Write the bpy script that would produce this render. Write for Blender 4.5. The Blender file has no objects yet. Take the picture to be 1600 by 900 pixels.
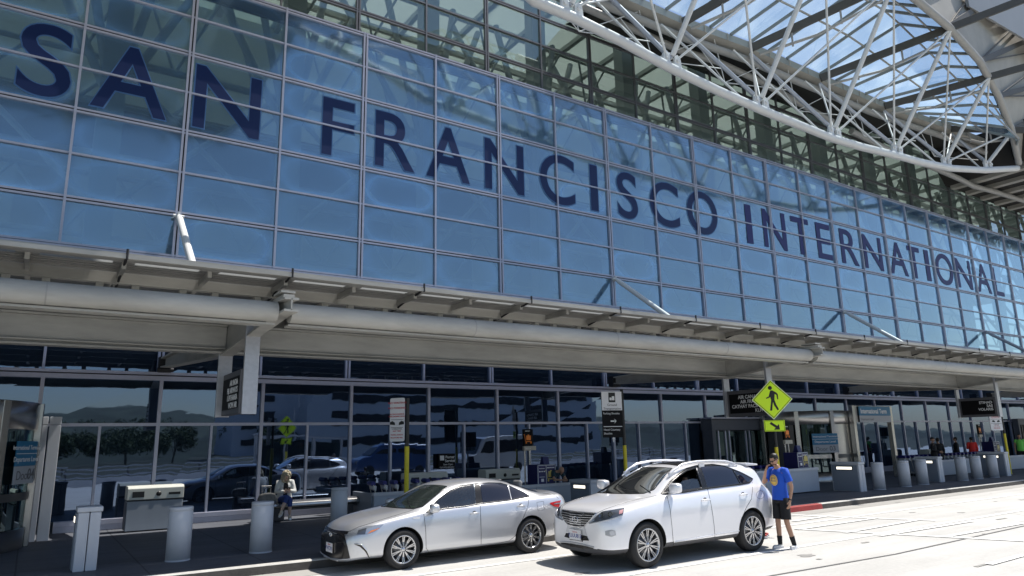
import bpy, bmesh, math, random
from mathutils import Vector, Matrix
from mathutils.bvhtree import BVHTree
rnd = random.Random(11)
SC = bpy.context.scene
COL = SC.collection
PI = math.pi

# ------------------------------------------------------------------ camera
F = 1100.45
YAW, PITCH, ROLL = 0.5927418, 0.2152094, -0.0216758
CAMZ = 2.1
def _rot():
    d = Vector((math.sin(YAW)*math.cos(PITCH), math.cos(YAW)*math.cos(PITCH), math.sin(PITCH)))
    r0 = Vector((math.cos(YAW), -math.sin(YAW), 0)); u0 = r0.cross(d)
    r = r0*math.cos(ROLL)+u0*math.sin(ROLL); u = -r0*math.sin(ROLL)+u0*math.cos(ROLL)
    return r, u, d
CR, CU, CD = _rot()
cam = bpy.data.cameras.new('camera'); camo = bpy.data.objects.new('camera', cam); COL.objects.link(camo)
cam.sensor_width = 36; cam.lens = 36*F/1600; cam.clip_start = .05; cam.clip_end = 6000
M3 = Matrix((CR, CU, -CD)).transposed()
camo.matrix_world = Matrix.Translation((0, 0, CAMZ)) @ M3.to_4x4()
SC.camera = camo
def ray(px, py): return CD + CR*((px-800)/F) + CU*((450-py)/F)
def at(px, py, Y):                       # measured point on the plane y = Y
    v = ray(px, py); v = v*(Y/v.y); return Vector((v.x, v.y, v.z+CAMZ))
def gp(px, py, z=0.0):                   # measured point on a level plane
    v = ray(px, py); v = v*(-(CAMZ-z)/v.z); return Vector((v.x, v.y, z))
def refl(px, py, Y, wall=21.28):         # where the thing seen mirrored in the glass really stands
    v = at(px, py, 2*wall-Y); return Vector((v.x, Y, v.z))
def proj(P):
    P = Vector(P)-Vector((0, 0, CAMZ)); z = P.dot(CD)
    return (800+F*P.dot(CR)/z, 450-F*P.dot(CU)/z, z)

# ------------------------------------------------------------------ view / light
SC.view_settings.view_transform = 'Standard'; SC.view_settings.look = 'None'
SC.view_settings.gamma = 1; SC.view_settings.use_curve_mapping = False
SC.view_settings.exposure = 0.45
SUN = Vector((0.50, -0.07, 1.0)).normalized()
sd = bpy.data.lights.new('sun', 'SUN'); sd.energy = 4.8; sd.angle = math.radians(.5); sd.color = (1, .955, .89)
so = bpy.data.objects.new('sun', sd); COL.objects.link(so)
so.rotation_euler = SUN.to_track_quat('Z', 'Y').to_euler()
W = bpy.data.worlds.new('World'); SC.world = W; W.use_nodes = True
nt = W.node_tree; nt.nodes.clear()
sk = nt.nodes.new('ShaderNodeTexSky'); sk.sky_type = 'NISHITA'; sk.sun_disc = False
sk.sun_elevation = math.asin(SUN.z); sk.sun_rotation = math.atan2(SUN.x, SUN.y)
sk.air_density = 1.0; sk.dust_density = .8; sk.ozone_density = 1.1
bgn = nt.nodes.new('ShaderNodeBackground'); bgn.inputs[1].default_value = .11
wo = nt.nodes.new('ShaderNodeOutputWorld')
nt.links.new(sk.outputs[0], bgn.inputs[0]); nt.links.new(bgn.outputs[0], wo.inputs[0])

# ------------------------------------------------------------------ materials
def nodes(m):
    m.use_nodes = True; t = m.node_tree; t.nodes.clear(); return t
MATS = {}
def mat(name, col, rough=.5, metal=0., var=0., scale=3., bump=0., bscale=40., coat=0., emit=None, alpha=1, spec=.5, stretch=None, trans=0., ior=1.45):
    if name in MATS: return MATS[name]
    m = bpy.data.materials.new(name); t = nodes(m); N = t.nodes; L = t.links
    o = N.new('ShaderNodeOutputMaterial'); b = N.new('ShaderNodeBsdfPrincipled')
    L.new(b.outputs[0], o.inputs[0])
    b.inputs['Base Color'].default_value = (*col, 1); b.inputs['Roughness'].default_value = rough
    b.inputs['Metallic'].default_value = metal; b.inputs['Coat Weight'].default_value = coat
    b.inputs['Specular IOR Level'].default_value = spec
    b.inputs['Coat Roughness'].default_value = .03; b.inputs['IOR'].default_value = ior
    b.inputs['Transmission Weight'].default_value = trans
    if emit: b.inputs['Emission Color'].default_value = (*emit[:3], 1); b.inputs['Emission Strength'].default_value = emit[3]
    if var or bump:
        tc = N.new('ShaderNodeTexCoord'); mp = N.new('ShaderNodeMapping'); L.new(tc.outputs['Object'], mp.inputs[0])
        if stretch: mp.inputs['Scale'].default_value = stretch
    if var:
        n1 = N.new('ShaderNodeTexNoise'); n1.inputs['Scale'].default_value = scale; n1.inputs['Detail'].default_value = 6; n1.inputs['Roughness'].default_value = .62
        L.new(mp.outputs[0], n1.inputs[0])
        r = N.new('ShaderNodeMapRange'); r.inputs[1].default_value = .25; r.inputs[2].default_value = .75
        r.inputs[3].default_value = 1-var; r.inputs[4].default_value = 1+var
        L.new(n1.outputs[0], r.inputs[0])
        mx = N.new('ShaderNodeVectorMath'); mx.operation = 'SCALE'; mx.inputs[0].default_value = col
        L.new(r.outputs[0], mx.inputs['Scale']); L.new(mx.outputs[0], b.inputs['Base Color'])
        r2 = N.new('ShaderNodeMapRange'); r2.inputs[3].default_value = max(0, rough-.12*min(1, var*4)); r2.inputs[4].default_value = min(1, rough+.12*min(1, var*4))
        L.new(n1.outputs[0], r2.inputs[0]); L.new(r2.outputs[0], b.inputs['Roughness'])
    if bump:
        n2 = N.new('ShaderNodeTexNoise'); n2.inputs['Scale'].default_value = bscale; n2.inputs['Detail'].default_value = 4
        L.new(mp.outputs[0], n2.inputs[0])
        bp = N.new('ShaderNodeBump'); bp.inputs['Strength'].default_value = bump; bp.inputs['Distance'].default_value = .02
        L.new(n2.outputs[0], bp.inputs['Height']); L.new(bp.outputs[0], b.inputs['Normal'])
    MATS[name] = m
    return m

# ------------------------------------------------------------------ mesh helpers
class MB:
    def __init__(s): s.v = []; s.f = []; s.mi = []; s.sm = []
    def add(s, vs, fs, mi=0, sm=False):
        n = len(s.v); s.v += [tuple(v) for v in vs]; s.f += [tuple(n+i for i in f) for f in fs]
        s.mi += [mi]*len(fs); s.sm += [sm]*len(fs); return s
    def box(s, x0, x1, y0, y1, z0, z1, mi=0):
        return s.add([(x0,y0,z0),(x1,y0,z0),(x1,y1,z0),(x0,y1,z0),(x0,y0,z1),(x1,y0,z1),(x1,y1,z1),(x0,y1,z1)],
            [(0,3,2,1),(4,5,6,7),(0,1,5,4),(1,2,6,5),(2,3,7,6),(3,0,4,7)], mi)
    def tube(s, p, q, r, n=10, r2=None, caps=True, mi=0):
        p = Vector(p); q = Vector(q); d = (q-p).normalized(); r2 = r if r2 is None else r2
        a = d.cross(Vector((0,0,1)) if abs(d.z) < .95 else Vector((1,0,0))).normalized(); b = d.cross(a)
        vs = []; 
        for c, rr in ((p, r), (q, r2)):
            for k in range(n):
                t = 2*PI*k/n; vs.append(c+a*math.cos(t)*rr+b*math.sin(t)*rr)
        fs = [(k, (k+1) % n, n+(k+1) % n, n+k) for k in range(n)]
        s.add(vs, fs, mi, True)
        if caps: s.add(vs, [tuple(range(n))[::-1], tuple(range(n, 2*n))], mi)
        return s
    def path(s, pts, r, n=8, mi=0, closed=False):
        pts = [Vector(p) for p in pts]; m = len(pts); vs = []
        prev = None
        for i, c in enumerate(pts):
            if closed: d = (pts[(i+1) % m]-pts[i-1]).normalized()
            else: d = (pts[min(i+1, m-1)]-pts[max(i-1, 0)]).normalized()
            if prev is None: a = d.cross(Vector((0,0,1)) if abs(d.z) < .9 else Vector((1,0,0))).normalized()
            else: a = (prev-d*prev.dot(d)).normalized()
            prev = a; b = d.cross(a); rr = r[i] if isinstance(r, (list, tuple)) else r
            for k in range(n):
                t = 2*PI*k/n; vs.append(c+a*math.cos(t)*rr+b*math.sin(t)*rr)
        e = m if closed else m-1
        fs = [(i*n+k, i*n+(k+1) % n, ((i+1) % m)*n+(k+1) % n, ((i+1) % m)*n+k) for i in range(e) for k in range(n)]
        s.add(vs, fs, mi, True)
        if not closed: s.add(vs, [tuple(range(n))[::-1], tuple(range((m-1)*n, m*n))], mi)
        return s
    def bar(s, p, q, w, h, up=(0,0,1), mi=0):
        p = Vector(p); q = Vector(q); d = (q-p).normalized(); up = Vector(up)
        a = d.cross(up).normalized()*w/2; b = a.cross(d).normalized()*h/2
        vs = [c+i*a+j*b for c in (p, q) for i, j in ((-1,-1),(1,-1),(1,1),(-1,1))]
        return s.add(vs, [(0,3,2,1),(4,5,6,7),(0,1,5,4),(1,2,6,5),(2,3,7,6),(3,0,4,7)], mi)
    def prism(s, poly, ax, a0, a1, mi=0):
        # poly in the two other axes, extruded along ax ('x','y','z') between a0 and a1
        n = len(poly)
        def P(u, v, w): return {'x': (w,u,v), 'y': (u,w,v), 'z': (u,v,w)}[ax]
        vs = [P(u,v,a0) for u,v in poly]+[P(u,v,a1) for u,v in poly]
        fs = [tuple(range(n)), tuple(range(n, 2*n))[::-1]]+[(k, n+k, n+(k+1) % n, (k+1) % n) for k in range(n)]
        return s.add(vs, fs, mi)
    def lathe(s, prof, c=(0,0,0), n=24, ax='z', mi=0, a0=0, a1=2*PI):
        full = abs(a1-a0-2*PI) < 1e-6; m = n if full else n+1; vs = []
        for r, h in prof:
            for k in range(m):
                t = a0+(a1-a0)*k/n; x, y = r*math.cos(t), r*math.sin(t)
                vs.append({'z': (c[0]+x, c[1]+y, c[2]+h), 'y': (c[0]+x, c[1]+h, c[2]+y), 'x': (c[0]+h, c[1]+x, c[2]+y)}[ax])
        fs = [(i*m+k, i*m+(k+1) % m, (i+1)*m+(k+1) % m, (i+1)*m+k) for i in range(len(prof)-1) for k in range(n)]
        return s.add(vs, fs, mi, True)
    def quad(s, a, b, c, d, mi=0): return s.add([a,b,c,d], [(0,1,2,3)], mi)
    def xf(s, M):
        s.v = [tuple(M @ Vector(v)) for v in s.v]; return s
    def merge(s, o, M=None):
        vs = [tuple(M @ Vector(v)) for v in o.v] if M else o.v
        n = len(s.v); s.v += vs; s.f += [tuple(n+i for i in f) for f in o.f]; s.mi += o.mi; s.sm += o.sm; return s

def obj(name, mb, m, parent=None, bevel=0, world=False, label=None, smooth=False, recalc=True, seg=2):
    me = bpy.data.meshes.new(name)
    off = Vector(parent.location) if (parent and world) else Vector((0,0,0))
    me.from_pydata([Vector(v)-off for v in mb.v], [], mb.f); 
    ms = m if isinstance(m, (list, tuple)) else [m]
    for x in ms: me.materials.append(x)
    for p, i, s_ in zip(me.polygons, mb.mi, mb.sm): p.material_index = i; p.use_smooth = s_ or smooth
    if recalc:
        bm = bmesh.new(); bm.from_mesh(me); bmesh.ops.recalc_face_normals(bm, faces=bm.faces); bm.to_mesh(me); bm.free()
    o = bpy.data.objects.new(name, me); COL.objects.link(o)
    if parent: o.parent = parent
    if bevel:
        md = o.modifiers.new('bevel', 'BEVEL'); md.width = bevel; md.segments = seg; md.limit_method = 'ANGLE'; md.angle_limit = math.radians(40)
    if label: o['label'] = label
    return o
def tag(o, label=None, cat=None, group=None, kind=None):
    if label: o['label'] = label
    if cat: o['category'] = cat
    if group: o['group'] = group
    if kind: o['kind'] = kind
    return o
def thing(name, label, cat, loc=(0,0,0), rz=0, group=None):
    o = bpy.data.objects.new(name, None); COL.objects.link(o); o.location = loc; o.rotation_euler = (0,0,rz); o.empty_display_size = .3
    return tag(o, label, cat, group)
def copy_tree(o, parent=None):
    c = o.copy(); COL.objects.link(c); c.parent = parent
    for ch in list(o.children): copy_tree(ch, c)
    return c
def struct(name, mb, m, **k):
    return tag(obj(name, mb, m, **k), kind='structure')
def text_mb(s, size=1., depth=.004, align='CENTER', fit=None, spacing=1., bold=0):
    """flat lettering in the XZ plane facing -Y, origin at baseline (or centre); fit=(w,h) stretches to that box from (0,0)"""
    cu = bpy.data.curves.new('t', 'FONT'); cu.body = s; cu.size = size; cu.extrude = 0; cu.align_x = align; cu.space_character = spacing
    cu.resolution_u = 6; cu.offset = bold
    o = bpy.data.objects.new('t', cu); me = bpy.data.meshes.new_from_object(o)
    mb = MB(); vs = [(v.co.x, 0, v.co.y) for v in me.vertices]
    if fit:
        x0 = min(v[0] for v in vs); x1 = max(v[0] for v in vs); z0 = min(v[2] for v in vs); z1 = max(v[2] for v in vs)
        vs = [((v[0]-x0)/(x1-x0)*fit[0], 0, (v[2]-z0)/(z1-z0)*fit[1]) for v in vs]
    fs = [tuple(p.vertices) for p in me.polygons]
    n = len(vs)
    edges = {}
    for f in fs:
        for i in range(len(f)):
            e = (f[i], f[(i+1) % len(f)]); edges[e] = 1
    bd = [e for e in edges if (e[1], e[0]) not in edges]
    V = vs+[(x, depth, z) for x, y, z in vs]
    FS = fs+[tuple(n+i for i in f[::-1]) for f in fs]+[(a, n+a, n+b, b) for a, b in bd]
    mb.add(V, FS)
    bpy.data.objects.remove(o); bpy.data.curves.remove(cu); bpy.data.meshes.remove(me)
    return mb
V = lambda *a: Vector(a)
def T(x=0, y=0, z=0, rz=0, rx=0, ry=0, s=1):
    return Matrix.Translation((x,y,z)) @ Matrix.Rotation(rz, 4, 'Z') @ Matrix.Rotation(ry, 4, 'Y') @ Matrix.Rotation(rx, 4, 'X') @ Matrix.Scale(s, 4)
# ================================================================== GROUND
def ground_mat(name, col, var, joints=None, rough=.8, stain=.0, spec=.3):
    m = bpy.data.materials.new(name); t = nodes(m); N = t.nodes; L = t.links
    o = N.new('ShaderNodeOutputMaterial'); b = N.new('ShaderNodeBsdfPrincipled'); L.new(b.outputs[0], o.inputs[0])
    b.inputs['Roughness'].default_value = rough; b.inputs['Specular IOR Level'].default_value = spec
    tc = N.new('ShaderNodeTexCoord')
    n1 = N.new('ShaderNodeTexNoise'); n1.inputs['Scale'].default_value = .35; n1.inputs['Detail'].default_value = 8; n1.inputs['Roughness'].default_value = .65
    n2 = N.new('ShaderNodeTexNoise'); n2.inputs['Scale'].default_value = 14; n2.inputs['Detail'].default_value = 5
    mp = N.new('ShaderNodeMapping'); mp.inputs['Scale'].default_value = (.25, 1.8, 1)      # tyre-worn streaks along the lane
    n3 = N.new('ShaderNodeTexNoise'); n3.inputs['Scale'].default_value = 1.2; n3.inputs['Detail'].default_value = 5
    L.new(tc.outputs['Object'], n1.inputs[0]); L.new(tc.outputs['Object'], n2.inputs[0]); L.new(tc.outputs['Object'], mp.inputs[0]); L.new(mp.outputs[0], n3.inputs[0])
    a1 = N.new('ShaderNodeMath'); a1.operation = 'ADD'; L.new(n1.outputs[0], a1.inputs[0]); L.new(n3.outputs[0], a1.inputs[1])
    a2 = N.new('ShaderNodeMath'); a2.operation = 'MULTIPLY_ADD'; L.new(n2.outputs[0], a2.inputs[0]); a2.inputs[1].default_value = .6; L.new(a1.outputs[0], a2.inputs[2])
    r = N.new('ShaderNodeMapRange'); r.inputs[1].default_value = .8; r.inputs[2].default_value = 1.8; r.inputs[3].default_value = 1-var; r.inputs[4].default_value = 1+var
    L.new(a2.outputs[0], r.inputs[0])
    last = r.outputs[0]
    if stain:
        v = N.new('ShaderNodeTexVoronoi'); v.inputs['Scale'].default_value = .9; L.new(tc.outputs['Object'], v.inputs[0])
        sr = N.new('ShaderNodeMapRange'); sr.inputs[1].default_value = .015; sr.inputs[2].default_value = .06; sr.inputs[3].default_value = 1-stain; sr.inputs[4].default_value = 1
        L.new(v.outputs['Distance'], sr.inputs[0]); mm = N.new('ShaderNodeMath'); mm.operation = 'MULTIPLY'
        L.new(sr.outputs[0], mm.inputs[0]); L.new(last, mm.inputs[1]); last = mm.outputs[0]
    if joints:
        br = N.new('ShaderNodeTexBrick'); br.offset = 0; br.inputs['Color1'].default_value = (1,1,1,1); br.inputs['Color2'].default_value = (.96,.96,.96,1); br.inputs['Mortar'].default_value = (joints[3],)*3+(1,)
        br.inputs['Scale'].default_value = 1; br.inputs['Mortar Size'].default_value = joints[2]; br.inputs['Brick Width'].default_value = joints[0]; br.inputs['Row Height'].default_value = joints[1]
        br.inputs['Mortar Smooth'].default_value = .3
        L.new(tc.outputs['Object'], br.inputs[0]); mm = N.new('ShaderNodeMath'); mm.operation = 'MULTIPLY'
        L.new(br.outputs[0], mm.inputs[0]); L.new(last, mm.inputs[1]); last = mm.outputs[0]
    mx = N.new('ShaderNodeVectorMath'); mx.operation = 'SCALE'; mx.inputs[0].default_value = col; L.new(last, mx.inputs['Scale']); L.new(mx.outputs[0], b.inputs['Base Color'])
    bp = N.new('ShaderNodeBump'); bp.inputs['Strength'].default_value = .25; bp.inputs['Distance'].default_value = .01; L.new(n2.outputs[0], bp.inputs['Height']); L.new(bp.outputs[0], b.inputs['Normal'])
    return m
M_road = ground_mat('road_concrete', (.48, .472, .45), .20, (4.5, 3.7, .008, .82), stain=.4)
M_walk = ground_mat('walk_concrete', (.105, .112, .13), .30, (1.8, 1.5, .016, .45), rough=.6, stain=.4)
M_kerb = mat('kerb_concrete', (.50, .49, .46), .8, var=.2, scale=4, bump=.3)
M_kerbface = mat('kerb_dark_face', (.07, .065, .06), .85, var=.35, scale=5, bump=.3)  # face colour much darker than the kerb top
M_red = mat('kerb_red_paint', (.30, .035, .032), .65, var=.3, scale=6)
M_grass = mat('far_ground', (.10, .105, .07), .9, var=.3, scale=.05)
M_line = mat('road_white_paint', (.80, .80, .78), .6, var=.10, scale=9)
M_joint = mat('joint_sealant', (.10, .10, .10), .7, var=.3, scale=5)

g = MB(); g.quad((-2500,-3000,-.02),(2500,-3000,-.02),(2500,2000,-.02),(-2500,2000,-.02)); struct('ground', g, M_grass)
KP = [(-60,13.0),(-10,13.0),(1.5,12.98),(5,12.83),(12,12.80),(20,12.85),(26,12.95),(31,13.02),(36,13.16),(48,13.5),(120,15.0)]
def kerb_y(x):
    for (a, ya), (b, yb) in zip(KP, KP[1:]):
        if a <= x <= b: return ya+(yb-ya)*(x-a)/(b-a)
    return 13
xs = [-60+i*1.0 for i in range(181)]
g = MB(); n = len(xs)
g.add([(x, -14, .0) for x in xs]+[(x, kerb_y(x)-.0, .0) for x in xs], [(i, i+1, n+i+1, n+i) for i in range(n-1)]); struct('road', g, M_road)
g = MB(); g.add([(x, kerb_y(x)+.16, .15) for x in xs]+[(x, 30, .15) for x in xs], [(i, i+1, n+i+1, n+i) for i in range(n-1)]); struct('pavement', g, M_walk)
# kerb: face and top, red stretch in between
g = MB()
def kerbseg(g, x0, x1, st=.5):
    k = int((x1-x0)/st)+1; X = [x0+(x1-x0)*i/k for i in range(k+1)]; m = k+1
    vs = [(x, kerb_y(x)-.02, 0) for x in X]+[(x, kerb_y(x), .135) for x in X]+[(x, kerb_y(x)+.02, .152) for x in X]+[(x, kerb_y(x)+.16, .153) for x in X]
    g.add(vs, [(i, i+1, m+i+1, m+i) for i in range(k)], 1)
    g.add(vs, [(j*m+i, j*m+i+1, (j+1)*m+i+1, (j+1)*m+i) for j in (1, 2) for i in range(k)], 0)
kerbseg(g, -60, 12.0); kerbseg(g, 19.4, 120)
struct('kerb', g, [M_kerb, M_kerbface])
g = MB(); kerbseg(g, 12.0, 19.4); struct('kerb_red_stretch', g, [M_red, M_red])
g = MB(); g.add([(x, kerb_y(x)-.62, .004) for x in xs]+[(x, kerb_y(x)-.0, .004) for x in xs], [(i, i+1, n+i+1, n+i) for i in range(n-1)])
struct('gutter', g, ground_mat('gutter_concrete', (.36, .35, .33), .15, (3.0, 9, .012, .6)))
# painted lines: measured ends on the road surface
def line(g, a, b, w, z=.008):
    a = Vector(a); b = Vector(b); d = (b-a); d.z = 0; d.normalize(); nn = Vector((-d.y, d.x, 0))*w/2
    k = max(1, int((b-a).length/.8)); 
    for i in range(k):
        p = a.lerp(b, i/k); q = a.lerp(b, (i+1)/k)
        g.quad((p-nn).to_tuple()[:2]+(z,), (q-nn).to_tuple()[:2]+(z,), (q+nn).to_tuple()[:2]+(z,), (p+nn).to_tuple()[:2]+(z,))
g = MB()
line(g, (-30, 11.05, 0), (60, 11.15, 0), .12)
line(g, (-30, 8.85, 0), (60, 8.95, 0), .14)
for pa, pb in (((1237,805),(1462,814)), ((1242,827),(1600,846)), ):
    line(g, gp(*pa), gp(*pb), .16, .012)
for pa, pb in (((1240,815),(1300,806)), ((1245,828),(1370,810)), ((1320,833),(1440,812)), ((1375,838),(1520,815)), ((1480,839),(1600,818)), ((1545,883),(1600,868))):
    line(g, gp(*pa), gp(*pb), .13, .016)
line(g, (-30, 5.1, 0), (6.0, 5.1, 0), .12)
struct('road_markings', g, M_line)
g = MB()
a = gp(1205, 900); 
line(g, (-30, a.y+.1, 0), a, .05, .006); line(g, a, gp(1400, 866), .055, .006); line(g, gp(1400, 866), gp(1600, 822), .055, .006); line(g, gp(1600, 822), (60, 7.3, 0), .055, .006)
struct('road_joint', g, M_joint)

def translucent_mat(name, col, k=.7):
    m = bpy.data.materials.new(name); t = nodes(m); N = t.nodes; L = t.links
    o = N.new('ShaderNodeOutputMaterial'); a = N.new('ShaderNodeBsdfTranslucent'); b = N.new('ShaderNodeBsdfDiffuse'); x = N.new('ShaderNodeMixShader')
    a.inputs[0].default_value = (*col, 1); b.inputs[0].default_value = (*col, 1); x.inputs[0].default_value = k
    L.new(b.outputs[0], x.inputs[1]); L.new(a.outputs[0], x.inputs[2]); L.new(x.outputs[0], o.inputs[0]); return m
g = MB(); q_ = random.Random(4)
for _ in range(7):
    x = q_.uniform(-2, 34); y = q_.uniform(4.5, 12.3); pts_ = [(x, y, .007)]
    a = q_.choice([0, PI/2, .3])+q_.uniform(-.3, .3)
    for k in range(q_.randint(4, 9)): a += q_.uniform(-.35, .35); x += math.cos(a)*.5; y += math.sin(a)*.35; pts_.append((x, min(y, 12.4), .007))
    for p_, r_ in zip(pts_, pts_[1:]): line(g, p_, r_, q_.uniform(.006, .011), .007)
for px_, py_, w_ in ((1545,881,.9),(1352,848,.22),(1565,811,.5),(1403,785,.25),(1280,874,.1)):
    c_ = gp(px_, py_); g.box(c_.x-w_/2, c_.x+w_/2, c_.y-.035, c_.y+.035, .006, .0075)
struct('road_cracks', g, mat('crack_dark', (.24, .235, .22), .8, var=.4, scale=3))
M_oil = mat('oil_stain', (.27, .262, .25), .6, var=.2, scale=6)
g = MB()
for _ in range(26):
    x = q_.uniform(0, 30); y = q_.choice([10.0, 7.0])+q_.gauss(0, .5); r_ = q_.uniform(.03, .13)
    g.add([(x+r_*(1+.35*math.sin(k*2.3+x))*math.cos(2*PI*k/12)*1.5, y+r_*(1+.3*math.cos(k*1.7))*math.sin(2*PI*k/12), .0055) for k in range(12)], [tuple(range(12))])
struct('oil_spots', g, M_oil)

# ================================================================== TERMINAL
BW = 2.7; X0 = .0312*2.7
def bx(i): return X0+i*BW
YU, YS, YB, YL = 20.844, 21.62, 21.62, 21.28       # letter wall, set-back wall, band, lower wall
M_alu = mat('mullion_aluminium', (.43, .44, .53), .42, metal=.35, var=.06, scale=8)
M_alu2 = mat('mullion_dark', (.17, .17, .18), .45, metal=.5, var=.1, scale=6)
M_seal = mat('joint_black', (.02, .02, .022), .6)

def glass_mat(name, film, filmamt, trans, tint, refl, gcol, ring=0., rough=.015, wav=.02, fres=1.):
    m = bpy.data.materials.new(name); t = nodes(m); N = t.nodes; L = t.links
    o = N.new('ShaderNodeOutputMaterial')
    df = N.new('ShaderNodeBsdfDiffuse'); gl = N.new('ShaderNodeBsdfGlossy'); tr = N.new('ShaderNodeBsdfTransparent')
    tr.inputs[0].default_value = (*tint, 1); gl.inputs[0].default_value = (*gcol, 1); gl.inputs['Roughness'].default_value = rough
    uv = N.new('ShaderNodeUVMap'); uv.uv_map = 'pane'; ui = N.new('ShaderNodeUVMap'); ui.uv_map = 'pid'
    wn = N.new('ShaderNodeTexWhiteNoise'); wn.noise_dimensions = '2D'; L.new(ui.outputs[0], wn.inputs['Vector'])
    tc = N.new('ShaderNodeTexCoord')
    nz = N.new('ShaderNodeTexNoise'); nz.inputs['Scale'].default_value = .55; nz.inputs['Detail'].default_value = 3; L.new(tc.outputs['Object'], nz.inputs[0])
    bp = N.new('ShaderNodeBump'); bp.inputs['Strength'].default_value = wav; bp.inputs['Distance'].default_value = .25; L.new(nz.outputs[0], bp.inputs['Height'])
    L.new(bp.outputs[0], gl.inputs['Normal'])
    # dried film on the inner face of each pane: super-ellipse from the pane's own coordinates
    nz2 = N.new('ShaderNodeTexNoise'); nz2.inputs['Scale'].default_value = .8; nz2.inputs['Detail'].default_value = 3; L.new(tc.outputs['Object'], nz2.inputs[0])
    sx = N.new('ShaderNodeSeparateXYZ'); L.new(uv.outputs[0], sx.inputs[0])
    def ax(k):
        a = N.new('ShaderNodeMath'); a.operation = 'MULTIPLY_ADD'; L.new(sx.outputs[k], a.inputs[0]); a.inputs[1].default_value = 2; a.inputs[2].default_value = -1
        b = N.new('ShaderNodeMath'); b.operation = 'ABSOLUTE'; L.new(a.outputs[0], b.inputs[0])
        c = N.new('ShaderNodeMath'); c.operation = 'POWER'; L.new(b.outputs[0], c.inputs[0]); c.inputs[1].default_value = 2.6; return c
    A, B = ax(0), ax(1)
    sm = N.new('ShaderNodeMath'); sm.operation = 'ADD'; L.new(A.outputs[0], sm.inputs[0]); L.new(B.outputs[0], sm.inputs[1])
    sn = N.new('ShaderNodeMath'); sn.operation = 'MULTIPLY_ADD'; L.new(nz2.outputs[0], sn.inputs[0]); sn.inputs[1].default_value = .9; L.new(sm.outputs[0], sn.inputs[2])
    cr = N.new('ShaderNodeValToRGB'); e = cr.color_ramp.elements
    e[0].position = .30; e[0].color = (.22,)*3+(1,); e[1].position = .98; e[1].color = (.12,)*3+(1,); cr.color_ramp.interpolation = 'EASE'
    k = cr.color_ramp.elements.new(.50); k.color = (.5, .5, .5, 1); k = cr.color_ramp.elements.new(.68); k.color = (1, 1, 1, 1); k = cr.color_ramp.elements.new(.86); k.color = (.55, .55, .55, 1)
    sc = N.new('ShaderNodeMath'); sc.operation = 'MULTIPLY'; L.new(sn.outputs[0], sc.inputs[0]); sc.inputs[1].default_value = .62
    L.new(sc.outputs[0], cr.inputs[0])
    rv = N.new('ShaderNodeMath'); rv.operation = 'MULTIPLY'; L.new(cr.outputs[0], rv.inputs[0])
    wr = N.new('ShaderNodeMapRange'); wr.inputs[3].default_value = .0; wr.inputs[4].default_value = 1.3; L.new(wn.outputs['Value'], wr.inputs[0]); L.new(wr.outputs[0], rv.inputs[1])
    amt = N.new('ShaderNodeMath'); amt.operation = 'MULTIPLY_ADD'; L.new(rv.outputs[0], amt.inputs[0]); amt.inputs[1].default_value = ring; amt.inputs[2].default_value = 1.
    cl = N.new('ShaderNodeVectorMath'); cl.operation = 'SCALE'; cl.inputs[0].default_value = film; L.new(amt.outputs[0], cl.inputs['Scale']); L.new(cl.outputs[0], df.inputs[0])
    m1 = N.new('ShaderNodeMixShader'); m1.inputs[0].default_value = trans; L.new(df.outputs[0], m1.inputs[1]); L.new(tr.outputs[0], m1.inputs[2])
    fr = N.new('ShaderNodeFresnel'); fr.inputs[0].default_value = 1.5
    fa = N.new('ShaderNodeMath'); fa.operation = 'MULTIPLY_ADD'; L.new(fr.outputs[0], fa.inputs[0]); fa.inputs[1].default_value = fres; fa.inputs[2].default_value = refl; fa.use_clamp = True
    m2 = N.new('ShaderNodeMixShader'); L.new(fa.outputs[0], m2.inputs[0]); L.new(m1.outputs[0], m2.inputs[1]); L.new(gl.outputs[0], m2.inputs[2])
    L.new(m2.outputs[0], o.inputs[0])
    return m
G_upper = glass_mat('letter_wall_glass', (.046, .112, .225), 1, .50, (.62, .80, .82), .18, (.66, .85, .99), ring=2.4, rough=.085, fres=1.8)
G_set = glass_mat('setback_glass', (.07, .085, .085), 1, .80, (.76, .81, .80), .15, (.75, .92, .92), ring=0)
G_low = glass_mat('lower_glass', (.010, .018, .032), 1, .25, (.10, .15, .20), .20, (.48, .64, .95), ring=0, wav=.015)
GL = [G_upper, G_set, G_low]

termo = thing('terminal_building', 'long airport terminal with blue glass wall and large dark blue lettering', 'building', (18, 21, 0))
panes = []                                  # (x0,x1,y,z0,z1,mat)
i0, i1 = -3, 24
ZU = [7.335, 8.555, 9.795, 11.036, 12.27, 13.507, 14.71, 15.914]
for i in range(i0, i1):
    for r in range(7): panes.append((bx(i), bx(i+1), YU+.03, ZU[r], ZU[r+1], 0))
ZS = [15.95, 17.3, 18.55, 19.85, 21.1, 22.2]
for i in range(1, i1+4):
    for r in range(5): panes.append((bx(i), bx(i+1), YS+.03, ZS[r], ZS[r+1], 1))
ZL = [.42, 2.76, 3.98]
DOORS = [(-3.2, .05), (24.6, 28.2), (28.6, 35.5)]
def blocked(x): return any(a < x < b for a, b in DOORS)
for i in range(-1, i1+2):
    panes.append((bx(i), bx(i+1), YL+.03, ZL[1], ZL[2], 2))
    panes.append((bx(i), bx(i+1), YB+.03, 4.05, 5.45, 2))
    for k in (0, 1):
        a = bx(i)+k*BW/2
        if not blocked(a+BW/4): panes.append((a, a+BW/2, YL+.03, ZL[0], ZL[1], 2))
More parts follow.
